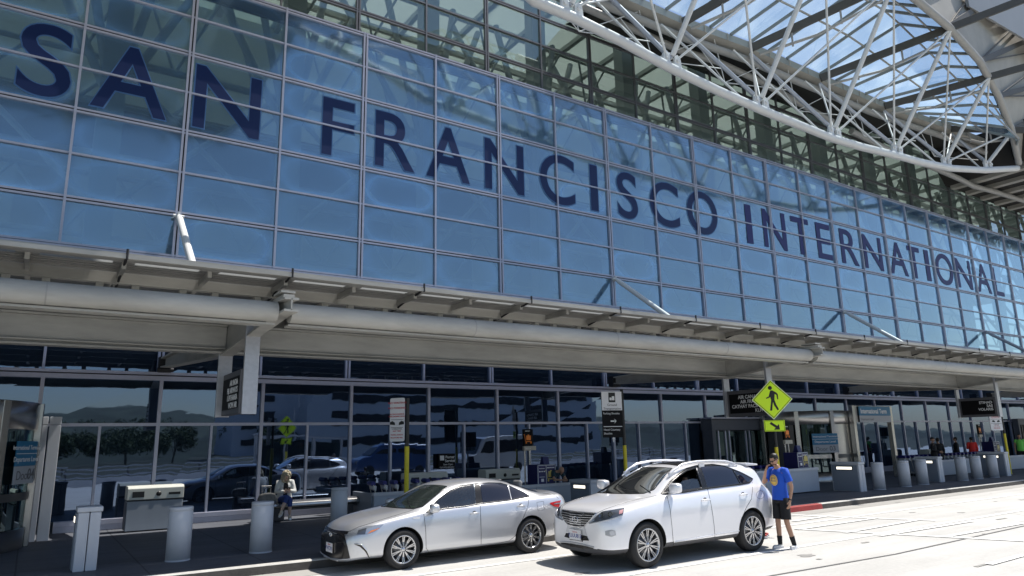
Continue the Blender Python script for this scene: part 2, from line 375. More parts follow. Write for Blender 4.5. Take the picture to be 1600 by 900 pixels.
def parea(p):
    q = [proj((x, p[2], z)) for x, z in ((p[0],p[3]),(p[1],p[3]),(p[1],p[4]),(p[0],p[4]))]
    if min(c[2] for c in q) < .5: return 0
    q = [(min(max(c[0], 0), 1600), min(max(c[1], 0), 900)) for c in q]
    return abs(sum(q[k][0]*q[(k+1) % 4][1]-q[(k+1) % 4][0]*q[k][1] for k in range(4)))/2
panes.sort(key=parea, reverse=True)
def pane_mesh(name, ps, first):
    me = bpy.data.meshes.new(name); vs = []; fs = []; uvs = []; ids = []; mi = []
    off = termo.location
    for k, (a, b, y, c, d, m_) in enumerate(ps):
        n = len(vs); j = [rnd.uniform(-.005, .005) for _ in range(4)]
        for (x, z), dy in zip(((a,c),(b,c),(b,d),(a,d)), j): vs.append((x-off.x, y+dy-off.y, z-off.z))
        for (x, z) in ((a,c),(b,c),(b,d),(a,d)): vs.append((x-off.x, y+.024-off.y, z-off.z))
        fs += [(n,n+1,n+2,n+3)]; uvs += [(0,0),(1,0),(1,1),(0,1)]; ids += [((first+k)*.37, (first+k)*.13)]*4; mi.append(m_)
    me.from_pydata(vs, [], fs)
    u1 = me.uv_layers.new(name='pane'); u2 = me.uv_layers.new(name='pid')
    for k in range(len(uvs)): u1.data[k].uv = uvs[k]; u2.data[k].uv = ids[k]
    for x in GL: me.materials.append(x)
    for p, m_ in zip(me.polygons, mi): p.material_index = m_
    me.validate()
    o = bpy.data.objects.new(name, me); COL.objects.link(o); o.parent = termo; return o
for k, p in enumerate(panes[:100]): pane_mesh('window_pane', [p], k)
tag(pane_mesh('window_panes', panes[100:], 100), kind='stuff')

def vbar(name, x, y, z0, z1, dbl, m, w=.062, dp=.05):
    g = MB()
    if dbl:
        for s in (-1, 1): g.box(x+s*.050-.030, x+s*.050+.030, y-dp, y+.06, z0, z1, 0)
        g.box(x-.021, x+.021, y-dp+.03, y+.05, z0, z1, 1)
    else: g.box(x-w/2, x+w/2, y-dp, y+.06, z0, z1)
    obj(name, g, [m, M_seal], termo, world=True)
def hbar(name, x0, x1, y, z, dbl, m, h=.055, dp=.042):
    g = MB()
    if dbl:
        for s in (-1, 1): g.box(x0, x1, y-dp, y+.06, z+s*.045-.027, z+s*.045+.027, 0)
        g.box(x0, x1, y-dp+.025, y+.05, z-.019, z+.019, 1)
    else: g.box(x0, x1, y-dp, y+.06, z-h/2, z+h/2)
    obj(name, g, [m, M_seal], termo, world=True)
xa, xb = bx(i0), bx(i1)
for i in range(i0, i1+1): vbar('mullion', bx(i), YU, 7.3, 16.0, i % 2 == 1, M_alu)
for r, z in enumerate(ZU): hbar('transom', xa, xb, YU, z, r in (1, 3, 5, 7), M_alu)
for i in range(1, i1+4): vbar('mullion', bx(i), YS, 16, 22.2, i % 2 == 1, M_alu2)
for r, z in enumerate(ZS): hbar('transom', bx(1), bx(i1+4), YS, z, r in (1,3), M_alu2)
for i in range(-1, i1+2):
    vbar('mullion', bx(i), YL, .15, 4.0, False, M_alu, w=.085)
    vbar('mullion', bx(i)-.02, YB, 4.05, 5.5, i % 2 == 1, M_alu)
    if not blocked(bx(i)+BW/2): vbar('mullion', bx(i)+BW/2, YL, .15, ZL[1], False, M_alu, w=.06)
hbar('transom', bx(-1), bx(i1+2), YL, ZL[1], False, M_alu, h=.08)
g = MB(); g.box(bx(-1), bx(i1+2), YL-.12, YB+.1, 3.93, 4.04, 0); g.box(bx(-1), bx(i1+2), YL-.02, YB+.05, 4.04, 4.075, 1); g.box(bx(-1), bx(i1+2), YL-.10, YB+.1, 4.075, 4.15, 0)
obj('string_course', g, [M_alu, M_seal], termo, world=True)
g = MB(); 
for a, b in ((.05+.6, 24.6), (35.5, bx(i1+2))): g.box(a, b, YL-.07, YL+.1, .15, .42, 0); g.box(a, b, YL-.11, YL-.071, .30, .42, 0)
obj('plinth', g, M_alu, termo, world=True, bevel=.008)
g = MB(); g.box(xa, xb, YU-.05, YS+.1, 7.18, 7.29); g.box(xa, xb, YU-.02, YU+.08, 7.0, 7.18)
obj('soffit_edge', g, M_alu, termo, world=True)
g = MB(); g.box(xa, bx(i1+4), YU+.06, YS+.06, 15.96, 16.04); obj('ledge', g, M_alu2, termo, world=True)
# interior seen through the glass
M_int = mat('interior_pale_wall', (.58, .60, .54), .8, var=.1, scale=.5)
M_floor = mat('interior_floor', (.35, .35, .33), .5)
M_steel_in = mat('interior_steel', (.50, .52, .50), .5)
g = MB(); g.box(xa, bx(i1+5), 33, 33.2, 0, 23.5); obj('interior_back_wall', g, M_int, termo, world=True)
g = MB(); g.box(xa, bx(i1+5), YS+.15, 33, 6.9, 7.1); g.box(xa, bx(i1+5), 28, 33, 14.6, 14.75); obj('floor_slab', g, M_floor, termo, world=True)
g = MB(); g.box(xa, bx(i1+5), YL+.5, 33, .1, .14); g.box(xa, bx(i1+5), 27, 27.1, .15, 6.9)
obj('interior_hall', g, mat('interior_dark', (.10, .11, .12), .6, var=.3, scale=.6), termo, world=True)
for i in range(0, i1+4, 2):
    g = MB(); x = bx(i)+.9
    g.box(x-.35, x+.35, 22.9, 23.5, 7.1, 22.6)
    for s in (-1, 1):
        for q in (1.6, 3.4): g.tube((x, 23.2, 12.5), (x+s*q, 23.2+q*.5, 20.5), .14, 8)
        g.tube((x, 23.2, 9.0), (x+s*5.2, 24.5, 14.5), .10, 8)
    g.tube((x-.4, 24, 14.4), (x+5.6, 24, 14.4), .12, 8)
    obj('interior_column', g, M_steel_in, termo, world=True)
for i in range(-2, i1+4):
    g = MB(); x = bx(i)+.4
    g.bar((x, YS+.3, 22.9), (x, 33, 23.8), .18, .45); 
    obj('roof_rafter', g, M_steel_in, termo, world=True)
g = MB(); g.box(xa, bx(i1+5), YS+.2, 33, 22.75, 22.78); obj('ceiling', g, translucent_mat('ceiling_translucent', (.67, .725, .685), .6), termo, world=True)
g = MB()
for i in range(-2, i1+5): g.box(bx(i)-.12, bx(i)+.12, YS+.3, 33, 22.5, 22.74)
for y_ in (24, 27, 30): g.box(xa, bx(i1+5), y_-.1, y_+.1, 22.42, 22.7)
obj('ceiling_beam', g, M_steel_in, termo, world=True)
for i in range(-2, i1+3):
    g = MB(); x = bx(i)
    for z0_, z1_ in ((8.6, 10.6), (13.0, 14.6)):
        g.tube((x, 24.5, z0_), (x+BW/2, 24.5, z1_), .055, 6); g.tube((x+BW/2, 24.5, z1_), (x+BW, 24.5, z0_), .055, 6)
        g.tube((x, 24.5, z0_), (x+BW, 24.5, z0_), .09, 6); g.tube((x, 24.5, z1_), (x+BW, 24.5, z1_), .09, 6)
    g.tube((x, 24.5, z1_), (x+BW*.8, 23.0, 19.5), .05, 6); g.tube((x+BW, 24.5, z1_), (x+BW*.2, 23.0, 19.5), .05, 6)
    obj('interior_truss', g, M_steel_in, termo, world=True)
for k in range(16):
    x = xa+4+k*4.3; g = MB(); g.box(x, x+2.6, 29.5, 29.6, 8.4+rnd.uniform(0,1), 12.5+rnd.uniform(-1,1)); obj('interior_panel', g, M_int, termo, world=True)
# the lettering on the glass
M_letter = mat('letter_navy_film', (.008, .022, .095), .4, spec=.35)
M_letter2 = mat('letter_violet_film', (.030, .036, .15), .45, spec=.3)  # paler, more violet tone for the far letters
M_halo = mat('letter_outline_film', (.075, .17, .36), .5)
LT = [('S',-1.29,-.10),('A',.39,2.26),('N',2.96,4.84),('F',6.8,7.86),('R',8.63,10.08),('A',10.55,12.30),('N',12.96,14.70),('C',15.48,17.2),('I',18.04,18.42),('S',19.51,20.65),('C',21.41,23.2),('O',23.74,25.77),
      ('I',27.85,28.3),('N',29.17,31.0),('T',31.5,33.0),('E',33.66,34.95),('R',35.84,37.5),('N',38.1,40.0),('A',40.75,42.75),('T',42.95,44.35),('I',44.95,45.45),('O',46.23,48.4),('N',48.87,50.9),('A',51.6,53.6),('L',54.1,55.5)]
for k, (ch, a, b) in enumerate(LT):
    rd = ch in 'SCO'; e = .045 if rd else 0
    g = text_mb(ch, fit=(b-a, 1.98+2*e), depth=.006, bold=.008).xf(T(a, YU+.006, 11.27-e))
    far = k > 11
    o = obj('letter', g, M_letter if not far else M_letter2, termo, world=True)
    cxm = (a+b)/2; sc = Matrix.Translation((cxm, YU+.014, 12.26)) @ Matrix.Diagonal(((b-a+.08)/(b-a), 1, 2.06/1.98, 1)) @ Matrix.Translation((-cxm, -YU-.006, -12.26))
    if not far:
        h = text_mb(ch, fit=(b-a, 1.98+2*e), depth=.004, bold=.02).xf(T(a, YU+.006, 11.27-e)).xf(sc)
        obj('letter_outline', h, M_halo, o).location = -termo.location

# ================================================================== CANOPY
M_can = mat('canopy_painted_steel', (.36, .352, .325), .55, var=.22, scale=2.2, bump=.05, bscale=8, stretch=(.35, 1, 1.6))
M_can2 = mat('canopy_soffit_panel', (.30, .295, .28), .6, var=.08, scale=2)
M_white = mat('white_painted_steel', (.74, .74, .73), .42, var=.05, scale=2)
M_brace = mat('brace_grey_steel', (.45, .47, .52), .4, metal=.2, var=.05)
M_frost = translucent_mat('frosted_glass_strip', (.50, .51, .51), .75)
M_cang = glass_mat('canopy_glass', (.05, .06, .07), 1, .35, (.2, .24, .27), .15, (.8, .9, 1.))
can = thing('entrance_canopy', 'long grey steel canopy hung over the pavement on white struts', 'canopy', (18, 17, 0))
YC, ZC, YT, ZT = 12.72, 5.16, 12.95, 4.52
OX = [bx(i) for i in (-5, 1, 7, 13, 19, 25)]
def ox(X, y): return X+.1*(21.3-y)
cx0, cx1 = bx(-3)-3, bx(i1+3)
for X in OX:
    a = ox(X, YT); b = ox(X+6*BW, YT)
    if X < -5: a = cx0
    g = MB(); g.tube((a+.12, YT, ZT), (b-.12, YT, ZT), .185, 20)
    g.box(a+.12, b-.12, YT+.02, YT+.30, ZT-.235, ZT-.20); obj('edge_tube', g, M_can, can, world=True)
    for q in range(1, 4):
        xq = a+(b-a)*q/4; g = MB(); g.tube((xq-.012, YT, ZT), (xq+.012, YT, ZT), .189, 20); obj('weld_ring', g, M_can2, can, world=True)
    a = ox(X, 16); b = ox(X+6*BW, 16)
    g = MB(); g.box(a+.03, b-.03, 15.97, 16.0, 4.12, 4.66); g.box(a+.03, b-.03, 15.86, 16.12, 4.08, 4.12); g.box(a+.03, b-.03, 15.86, 16.12, 4.66, 4.70)
    g.box(a+.03, b-.03, 15.90, 15.96, 4.17, 4.20)
    obj('girder', g, M_can, can, world=True, bevel=.006)
for X in OX:
    g = MB(); w = .07
    P = lambda y: ox(X, y)
    pr = [(21.2,4.28,4.50),(16.0,4.06,4.72),(13.15,4.46,4.72),(12.55,4.50,4.72)]
    for (ya,ba,ta),(yb,bb,tb) in zip(pr, pr[1:]):
        xa_, xb_ = P(ya), P(yb)
        for x_, hw in ((0, .012),):
            g.add([(xa_-hw,ya,ba),(xa_+hw,ya,ba),(xa_+hw,ya,ta),(xa_-hw,ya,ta),(xb_-hw,yb,bb),(xb_+hw,yb,bb),(xb_+hw,yb,tb),(xb_-hw,yb,tb)],
                  [(0,1,2,3),(4,7,6,5),(0,4,5,1),(1,5,6,2),(2,6,7,3),(3,7,4,0)])
        for z_, zz in ((ba, bb), (ta, tb)):
            hw = .13
            g.add([(xa_-hw,ya,z_-.02),(xa_+hw,ya,z_-.02),(xa_+hw,ya,z_+.02),(xa_-hw,ya,z_+.02),(xb_-hw,yb,zz-.02),(xb_+hw,yb,zz-.02),(xb_+hw,yb,zz+.02),(xb_-hw,yb,zz+.02)],
                  [(0,1,2,3),(4,7,6,5),(0,4,5,1),(1,5,6,2),(2,6,7,3),(3,7,4,0)])
    x_ = P(YT); g.box(x_-.1, x_+.1, 12.6, 13.3, 4.74, 4.80); g.box(x_-.13, x_+.13, 12.66, 13.15, 4.84, 4.88); g.tube((x_, 12.75, 4.78), (x_, 12.75, 4.9), .03, 8)
    o = obj('outrigger', g, M_can, can, world=True)
    g = MB(); x_ = P(21.0); g.box(x_-.16, x_+.16, 21.0, 21.28, 4.14, 4.55); g.tube((x_-.2, 21.0, 4.2), (x_+.2, 21.0, 4.2), .06, 8)
    obj('wall_bracket', g, M_seal, can, world=True)
    # strut tying the canopy back to the glass wall
    top = Vector((X, YU-.16, 8.45)); bot = Vector((X+.03, 16.3, 5.25)); d = (bot-top).normalized()
    g = MB(); g.tube(top+d*.25, bot, .095, 16); g.tube(top, top+d*.3, .055, 10, r2=.09)
    g.tube((X-.14, YU-.14, 8.45), (X+.14, YU-.14, 8.45), .05, 8); g.box(X-.03, X+.03, YU-.2, YU-.05, 8.36, 8.56)
    obj('tie_strut', g, M_white if X < 40 else M_brace, can, world=True)
# deck: edge trim, soffit strips, frosted light slots, fascia, ribs
g = MB(); g.box(cx0, cx1, YC, YC+.05, ZC, ZC+.07); g.box(cx0, cx1, YC+.05, YC+.08, ZC+.02, ZC+.10); obj('edge_trim', g, M_can, can, world=True)
g = MB(); g.box(cx0, cx1, YC+.052, YC+.40, ZC+.035, ZC+.05); g.box(cx0, cx1, YC+.60, YC+1.25, ZC+.035, ZC+.05)
for k in range(4): g.box(cx0, cx1, YC+.66+k*.15, YC+.68+k*.15, ZC+.02, ZC+.034)
obj('soffit_panel', g, M_can2, can, world=True)
sx_ = 1.0-2.7*4
while sx_ < cx1-3:
    for h in (0, 1):
        a = sx_+h*1.35+.16; b = sx_+(h+1)*1.35-.16
        g = MB(); g.box(a, b, YC+.40, YC+.60, ZC+.045, ZC+.055); obj('frosted_slot', g, M_frost, can, world=True)
        g = MB(); g.box(b, b+.32, YC+.40, YC+.60, ZC+.03, ZC+.06); obj('slot_divider', g, M_can2, can, world=True)
    sx_ += 2.7
g = MB(); g.box(cx0, cx1, YC+1.27, YC+1.31, ZC-.16, ZC+.06); g.box(cx0, cx1, YC+1.31, YC+1.42, ZC-.16, ZC-.13); obj('fascia', g, M_can, can, world=True)
for y_ in (16.0, 17.7, 19.2): obj('purlin', MB().box(cx0, cx1, y_, y_+.08, ZC-.2, ZC+.05), M_can, can, world=True)
M_deck = mat('canopy_deck_dark', (.13, .14, .15), .5, var=.15, scale=1)
sx_ = 1.0-2.7*4
while sx_ < cx1-3:
    for h in (0, 1):
        x_ = sx_+h*1.35; g = MB()
        g.bar((x_, YC+.42, ZC-.02), (x_, 19.2, ZC-.02), .07, .12)
        for q in (.28, -.28): g.box(x_+q-.06, x_+q+.06, YC+1.30, YC+1.42, ZC-.30, ZC-.165)
        obj('cross_rib', g, M_can, can, world=True)
    gd = MB(); gd.path([(sx_, YC+.02, ZC+.05), (sx_, YC+.3, ZC+.0), (sx_, YC+.9, ZC-.05), (sx_, YC+1.4, ZC-.15), (sx_, YC+2.6, ZC-.18)], .022, 6)
    gd.tube((sx_, YC+.01, ZC-.01), (sx_, YC+.01, ZC+.16), .022, 8); obj('joint_gasket', gd, M_seal, can, world=True)
    obj('deck_panel', MB().box(sx_+.02, sx_+2.68, YC+1.3, 19.25, ZC+.07, ZC+.09), M_deck, can, world=True)
    sx_ += 2.7

# hanging flight signs between paired drop posts
M_post = mat('drop_post_steel', (.42, .43, .46), .38, metal=.45, var=.10, scale=14, bump=.03)
M_black = mat('sign_black', (.008, .008, .009), .6, spec=.15)
M_txt = mat('sign_white_text', (.75, .75, .75), .5)
M_fr = mat('sign_grey_frame', (.09, .09, .10), .45)
def hang_sign(X, lines, label, y0=14.45, y1=16.05):
    xs_ = X+.60
    t = thing('hanging_sign', label, 'sign', (xs_, (y0+y1)/2, 2.72), 0, 'airline signs hung under the canopy')
    for y_, zt in ((y0, 4.55), (y1, 4.10)):
        xo = ox(X, y_)
        g = MB(); g.box(xo-.14, xo+.14, y_-.04, y_+.04, 2.74, zt); obj('drop_post', g, M_post, t, world=True, bevel=.006)
    xa_ = ox(X, (y0+y1)/2)
    g = MB(); g.box(xa_-.10, xa_+.05, y0+.041, y1-.041, 2.76, 3.62); obj('frame', g, M_fr, t, world=True, bevel=.01)
    g = MB(); g.box(xa_-.112, xa_-.101, y0+.12, y1-.12, 2.87, 3.50); obj('panel', g, M_black, t, world=True)
    g = MB(); n_ = len(lines); h = .105; gap = .60/max(4, n_)
    for k, s in enumerate(lines):
        m_ = text_mb(s, size=.155, depth=.003, align='RIGHT', bold=.004)
        zb = 3.40-k*gap*1.0-.06
        # faces -x : text runs towards the road (-y)
        g.merge(m_, Matrix.Translation((xa_-.1155, y0+.17, zb)) @ Matrix.Rotation(-PI/2, 4, 'Z'))
    obj('lettering', g, M_txt, t, world=True)
hang_sign(OX[1], ['AIR INDIA', 'FIJI AIRWAYS', 'LUFTHANSA', 'WOW AIR'], 'black hanging sign with four airline names starting AIR INDIA')
hang_sign(OX[2], ['AIR CANADA', 'AIR FRANCE', 'CATHAY PACIFIC', 'KLM'], 'black hanging sign reading AIR CANADA behind the yellow pedestrian sign')
hang_sign(OX[3], ['ETIHAD', 'SAS', 'VOLARIS'], 'black hanging sign reading ETIHAD, SAS and VOLARIS')
# ================================================================== ROOF TRUSS AND SKYLIGHT
M_bark = mat('roof_beam_dark', (.10, .095, .085), .6, var=.12, scale=3)
M_tub = mat('roof_tube_grey', (.40, .39, .37), .5, var=.1, scale=2)
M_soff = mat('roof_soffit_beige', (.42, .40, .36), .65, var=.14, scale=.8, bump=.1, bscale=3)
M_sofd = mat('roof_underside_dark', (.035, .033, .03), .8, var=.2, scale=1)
M_gut = mat('gutter_plate_grey', (.30, .33, .33), .45, var=.1, scale=2, metal=.2)
YB_, YE = 16.8, 18.0
XM = 28.05
def mir(p): return Vector((2*XM-p[0], p[1], p[2]))
chord_px = [(835,2),(895,27),(970,64),(1045,105),(1120,141),(1195,174),(1300,216),(1347,230),(1393,241),(1440,254),(1487,263),(1540,266),(1589,263)]
chord = [at(x, y, YB_) for x, y in chord_px]
left_end = [mir(p) for p in chord[::-1] if mir(p).x < chord[0].x-1]
full = left_end+chord
def on_chord(X):
    for a, b in zip(full, full[1:]):
        if a.x <= X <= b.x: return a.lerp(b, (X-a.x)/(b.x-a.x))
    return full[0] if X < full[0].x else full[-1]
arc_r = [at(x, y, Y) for x, y, Y in ((1592,255,16.7),(1580,200,15.6),(1560,150,14.7),(1531,96,14.1),(1482,42,13.75),(1432,0,13.6))]+[Vector((XM, 13.5, at(1432,0,13.6).z+.25))]
arc = arc_r+[mir(p) for p in arc_r[:-1][::-1]]          # from right end to left end
def on_arc(X):
    for a, b in zip(arc, arc[1:]):
        if b.x <= X <= a.x: return a.lerp(b, (X-a.x)/(b.x-a.x))
    return arc[0]
truss = thing('roof_truss', 'white tubular lens shaped roof truss hanging over the top of the glass wall', 'roof truss', (XM, 15.5, 15))
g = MB(); g.path(full, .185, 18); obj('bottom_chord', g, M_white, truss, world=True)
sm_arc = []
for a, b in zip(arc, arc[1:]):
    for k in range(3): sm_arc.append(a.lerp(b, k/3))
g = MB(); g.path(sm_arc+[arc[-1]], .18, 14); obj('top_chord', g, M_tub, truss, world=True)
Bk = [on_chord(at(x, 200, YB_).x) if 0 else None for x in ()]
bx_ = [at(x, y, YB_).x for x, y in ((893,25),(1050,106),(1190,172),(1305,217),(1403,244),(1480,262),(1545,266))]
bx_ = [bx_[0]-5.3]+bx_
E_px = [(955,-2),(1064,45),(1172,84),(1280,131),(1381,174),(1486,209),(1560,238)]
En = [at(x, y, YE) for x, y in E_px]; En = [En[0]+Vector((-5.3,0,-.1)), ]+En     # E[k] pairs with B[k]
Tn = [on_arc(x) for x in (9.0, 14.3, 19.6, 24.9, 30.2)]+[at(1485,45,13.75), at(1545,122,14.3), at(1582,205,15.7)]
M_rod = M_white
for k in range(8):
    b = on_chord(bx_[k]); t = Tn[k]; e = En[min(k, 7)]
    up = Vector((0, 0, .42)); nb = b+up
    g = MB(); g.tube(nb+(t-nb)*.02, t, .105, 12); obj('strut', g, M_rod, truss, world=True)
    if k < 7: 
        g = MB(); g.tube(nb+Vector((.25, 0, 0)), Tn[k+1], .05, 8); obj('tie_rod', g, M_rod, truss, world=True)
    if k > 0:
        g = MB(); g.tube(nb-Vector((.25, 0, 0)), Tn[k-1], .048, 8); obj('tie_rod', g, M_rod, truss, world=True)
        g = MB(); g.tube(nb, En[k-1], .095, 12); obj('strut', g, M_brace, truss, world=True)
        g = MB(); g.tube(on_chord(bx_[k]-.9), En[k-1]+Vector((-1.2, 0, -.2)), .05, 8); obj('tie_rod', g, M_rod, truss, world=True)
    g = MB(); g.tube(nb, e, .045, 8); obj('tie_rod', g, M_rod, truss, world=True)
    g = MB()
    for s in (-1, 1):
        c = b+Vector((s*.30, 0, .30))
        g.prism([(c.x-.22, b.z+.05), (c.x+.22, b.z+.05), (c.x+.16, b.z+.52), (c.x, b.z+.66), (c.x-.14, b.z+.52)], 'y', YB_-.05, YB_+.05)
        g.tube((c.x, YB_-.12, b.z+.40), (c.x, YB_+.12, b.z+.40), .085, 12)
    obj('gusset', g, M_white, truss, world=True)
# far chord and cable net at the wall side
g = MB(); g.path([at(1330,205,19.6), at(1400,240,19.6), at(1461,263,19.6), at(1498,279,19.6), at(1521,291,19.6), at(1556,300,19.6), at(1600,314,19.6), at(1640,328,19.6)], .17, 14)
obj('rear_chord', g, M_tub, truss, world=True)
g = MB(); g.path([at(905,8,19.4), at(1000,50,19.4), at(1060,78,19.4), at(1120,96,19.4), at(1190,128,19.4), at(1300,190,19.4)], .16, 10)
obj('rear_stay', g, M_tub, truss, world=True)
g = MB()
for k in range(1, 7):
    a = En[k]; c = a+Vector((-1.2, .6, -1.5))
    for q in (Vector((1.6, .2, .1)), Vector((-2.2, .2, .2)), Vector((2.6, -.2, -1.2)), Vector((-3.2, .3, -.4))): g.tube(c, a+q, .022, 6)
obj('cable', g, M_rod, truss, world=True)

sky = thing('roof_skylight', 'glazed roof skylight with dark beams showing blue sky beside the white truss', 'skylight', (35, 16, 20))
Ez = lambda X: 2.1+18.0*(.966+.0)            # gutter level
def eline(X, dz=0):
    for a, b in zip(En, En[1:]):
        if a.x <= X <= b.x: p = a.lerp(b, (X-a.x)/(b.x-a.x)); break
    else: p = En[-1] if X > En[-1].x else En[0]; p = Vector((X, p.y, p.z))
    return Vector((X, YE, p.z+dz))
# gutter plate, tube and soffit along the wall side
g = MB(); Xs = [3+i*1.5 for i in range(32)]
for a, b in zip(Xs, Xs[1:]):
    p, q = eline(a), eline(b)
    g.quad(p+Vector((0,0,.62)), q+Vector((0,0,.62)), q+Vector((0,0,.28)), p+Vector((0,0,.28)), 0)
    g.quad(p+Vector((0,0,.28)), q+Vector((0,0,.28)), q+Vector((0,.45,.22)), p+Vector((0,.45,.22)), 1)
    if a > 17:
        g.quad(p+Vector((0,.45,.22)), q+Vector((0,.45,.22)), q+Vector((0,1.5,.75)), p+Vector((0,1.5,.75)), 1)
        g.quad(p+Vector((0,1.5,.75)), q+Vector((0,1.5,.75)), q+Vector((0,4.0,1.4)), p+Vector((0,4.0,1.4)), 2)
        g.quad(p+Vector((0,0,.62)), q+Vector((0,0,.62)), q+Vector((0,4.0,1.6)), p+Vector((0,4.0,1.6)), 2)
    g.box(a-.02, a+.02, YE-.02, YE, p.z+.27, p.z+.63, 1)
obj('gutter', g, [M_gut, M_soff, M_sofd], sky, world=True, recalc=False)
g = MB(); g.path([eline(x)+Vector((0, .3, -.12)) for x in Xs], .17, 12); obj('edge_tube', g, M_tub, sky, world=True)
def crest(X):                              # ridge of the glazing, dropping to the right end
    z = 22.4 if X < 33 else 22.4-(X-33)*.27
    return Vector((X, 15.3, z))
Xe = [12+i*1.36 for i in range(26)]
bars = MB(); rows = []
for X in Xe:
    e = eline(X, .62); c = crest(X+3.0); t = on_arc(min(X+5.3, 49.5))+Vector((0, 0, .25))
    if c.x > 47.5: continue
    e2 = e; rows.append((e2, c, t))
    bars.bar(e2, c, .07, .14); bars.bar(c, t, .07, .14)
obj('glazing_bar', bars, M_gut, sky, world=True)
g = MB()
for (e, c, t), (e1, c1, t1) in zip(rows, rows[1:]):
    g.bar(e.lerp(c, .55), e1.lerp(c1, .55), .05, .09)
obj('purlin', g, M_tub, sky, world=True)
for f_ in (lambda r: r[1], lambda r: r[1].lerp(r[2], .5)):
    g = MB()
    for r0, r1 in zip(rows, rows[1:]): g.bar(f_(r0), f_(r1), .05, .09)
    obj('purlin', g, M_tub, sky, world=True)
def clear_glass(name, tint, refl):
    m = bpy.data.materials.new(name); t = nodes(m); N = t.nodes; L = t.links
    o = N.new('ShaderNodeOutputMaterial'); a = N.new('ShaderNodeBsdfTransparent'); b = N.new('ShaderNodeBsdfGlossy'); x = N.new('ShaderNodeMixShader')
    d = N.new('ShaderNodeBsdfTranslucent'); y = N.new('ShaderNodeMixShader')
    nz = N.new('ShaderNodeTexNoise'); nz.inputs['Scale'].default_value = .7; nz.inputs['Detail'].default_value = 6
    tc = N.new('ShaderNodeTexCoord'); L.new(tc.outputs['Object'], nz.inputs[0])
    r = N.new('ShaderNodeMapRange'); r.inputs[1].default_value = .4; r.inputs[2].default_value = .8; r.inputs[3].default_value = .10; r.inputs[4].default_value = .36; L.new(nz.outputs[0], r.inputs[0])
    a.inputs[0].default_value = (*tint, 1); b.inputs['Roughness'].default_value = .02; x.inputs[0].default_value = refl; d.inputs[0].default_value = (.72,.86,.90,1)
    L.new(r.outputs[0], y.inputs[0]); L.new(a.outputs[0], y.inputs[1]); L.new(d.outputs[0], y.inputs[2])
    L.new(y.outputs[0], x.inputs[1]); L.new(b.outputs[0], x.inputs[2]); L.new(x.outputs[0], o.inputs[0]); return m
M_sky_gl = clear_glass('skylight_glass', (.84, .95, .97), .08)
g = MB()
for (e, c, t), (e1, c1, t1) in zip(rows, rows[1:]):
    u = Vector((0,0,.08)); g.quad(e+u, e1+u, c1+u, c+u); g.quad(c+u, c1+u, t1+u, t+u)
obj('glazing', g, M_sky_gl, sky, world=True, recalc=False)
for k in range(2, 8):
    e = En[k-1]+Vector((.15, 0, .35)); t = Tn[k]+Vector((.1, 0, .1)); d = t-e
    g = MB(); g.bar(e, t+d*.55, .14, .36); 
    obj('main_beam', g, M_bark, sky, world=True)
    g = MB(); lo = Vector((0, 0, -.85)); a = e+d*.05+Vector((0,0,-.5)); b = e+d*.9+lo*.75
    g.tube(a, e+d*.45+lo, .07, 8); g.tube(e+d*.45+lo, b, .07, 8)
    for q in (.28, .62): g.tube(e+d*q, e+d*q+lo, .05, 6)
    obj('beam_tie', g, M_tub, sky, world=True)
# big ribbed soffit beyond the truss end
sof = thing('roof_soffit', 'large ribbed beige and grey roof underside at the right end of the white truss', 'roof soffit', (52, 15, 20))
O_px = [(1745,285),(1745,190),(1740,100),(1725,10),(1650,-70),(1560,-130),(1470,-140)]
Op = [at(x, y, Y) for (x, y), Y in zip(O_px, (17.2, 16.8, 16.4, 16.0, 15.6, 15.2, 15.0))]
g = MB()
for k in range(6):
    a, b, c, d_ = arc_r[k], arc_r[k+1], Op[k+1], Op[k]
    n_ = Vector((0, .12, .12))
    mid = (a+b)/2*.42+(c+d_)/2*.58+Vector((.3,.25,.5))
    for P0, P1 in ((a,b),(b,c),(c,d_),(d_,a)): 
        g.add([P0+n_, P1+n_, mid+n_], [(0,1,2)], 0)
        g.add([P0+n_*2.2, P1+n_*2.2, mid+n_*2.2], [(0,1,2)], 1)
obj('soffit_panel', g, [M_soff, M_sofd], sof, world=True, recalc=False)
g = MB()
for k in range(7):
    g.bar(arc_r[k]+Vector((0,0,.0)), Op[k], .10, .3)
    if k < 6:
        mid = (arc_r[k]+arc_r[k+1])/2*.42+(Op[k]+Op[k+1])/2*.58+Vector((.3,.2,.45)); g.bar(arc_r[k], mid, .05, .08); g.bar(arc_r[k+1], mid, .05, .08); g.bar(mid, Op[k], .05, .08); g.bar(mid, Op[k+1], .05, .08)
obj('soffit_rib', g, M_bark, sof, world=True)
M_panel = mat('roof_metal_panel', (.33, .34, .35), .5, var=.06, scale=.6, metal=.1)
g = MB(); q = [at(1500,-60,13.9), at(1760,-60,13.9), at(1760,150,13.9), at(1600,60,13.9), at(1515,10,13.9)]
g.add([p+Vector((0,.0,0)) for p in q]+[p+Vector((0,.15,.05)) for p in q], [tuple(range(5)), tuple(range(5,10))[::-1]]+[(k, (k+1) % 5, 5+(k+1) % 5, 5+k) for k in range(5)])
obj('outer_panel', g, M_panel, sof, world=True)
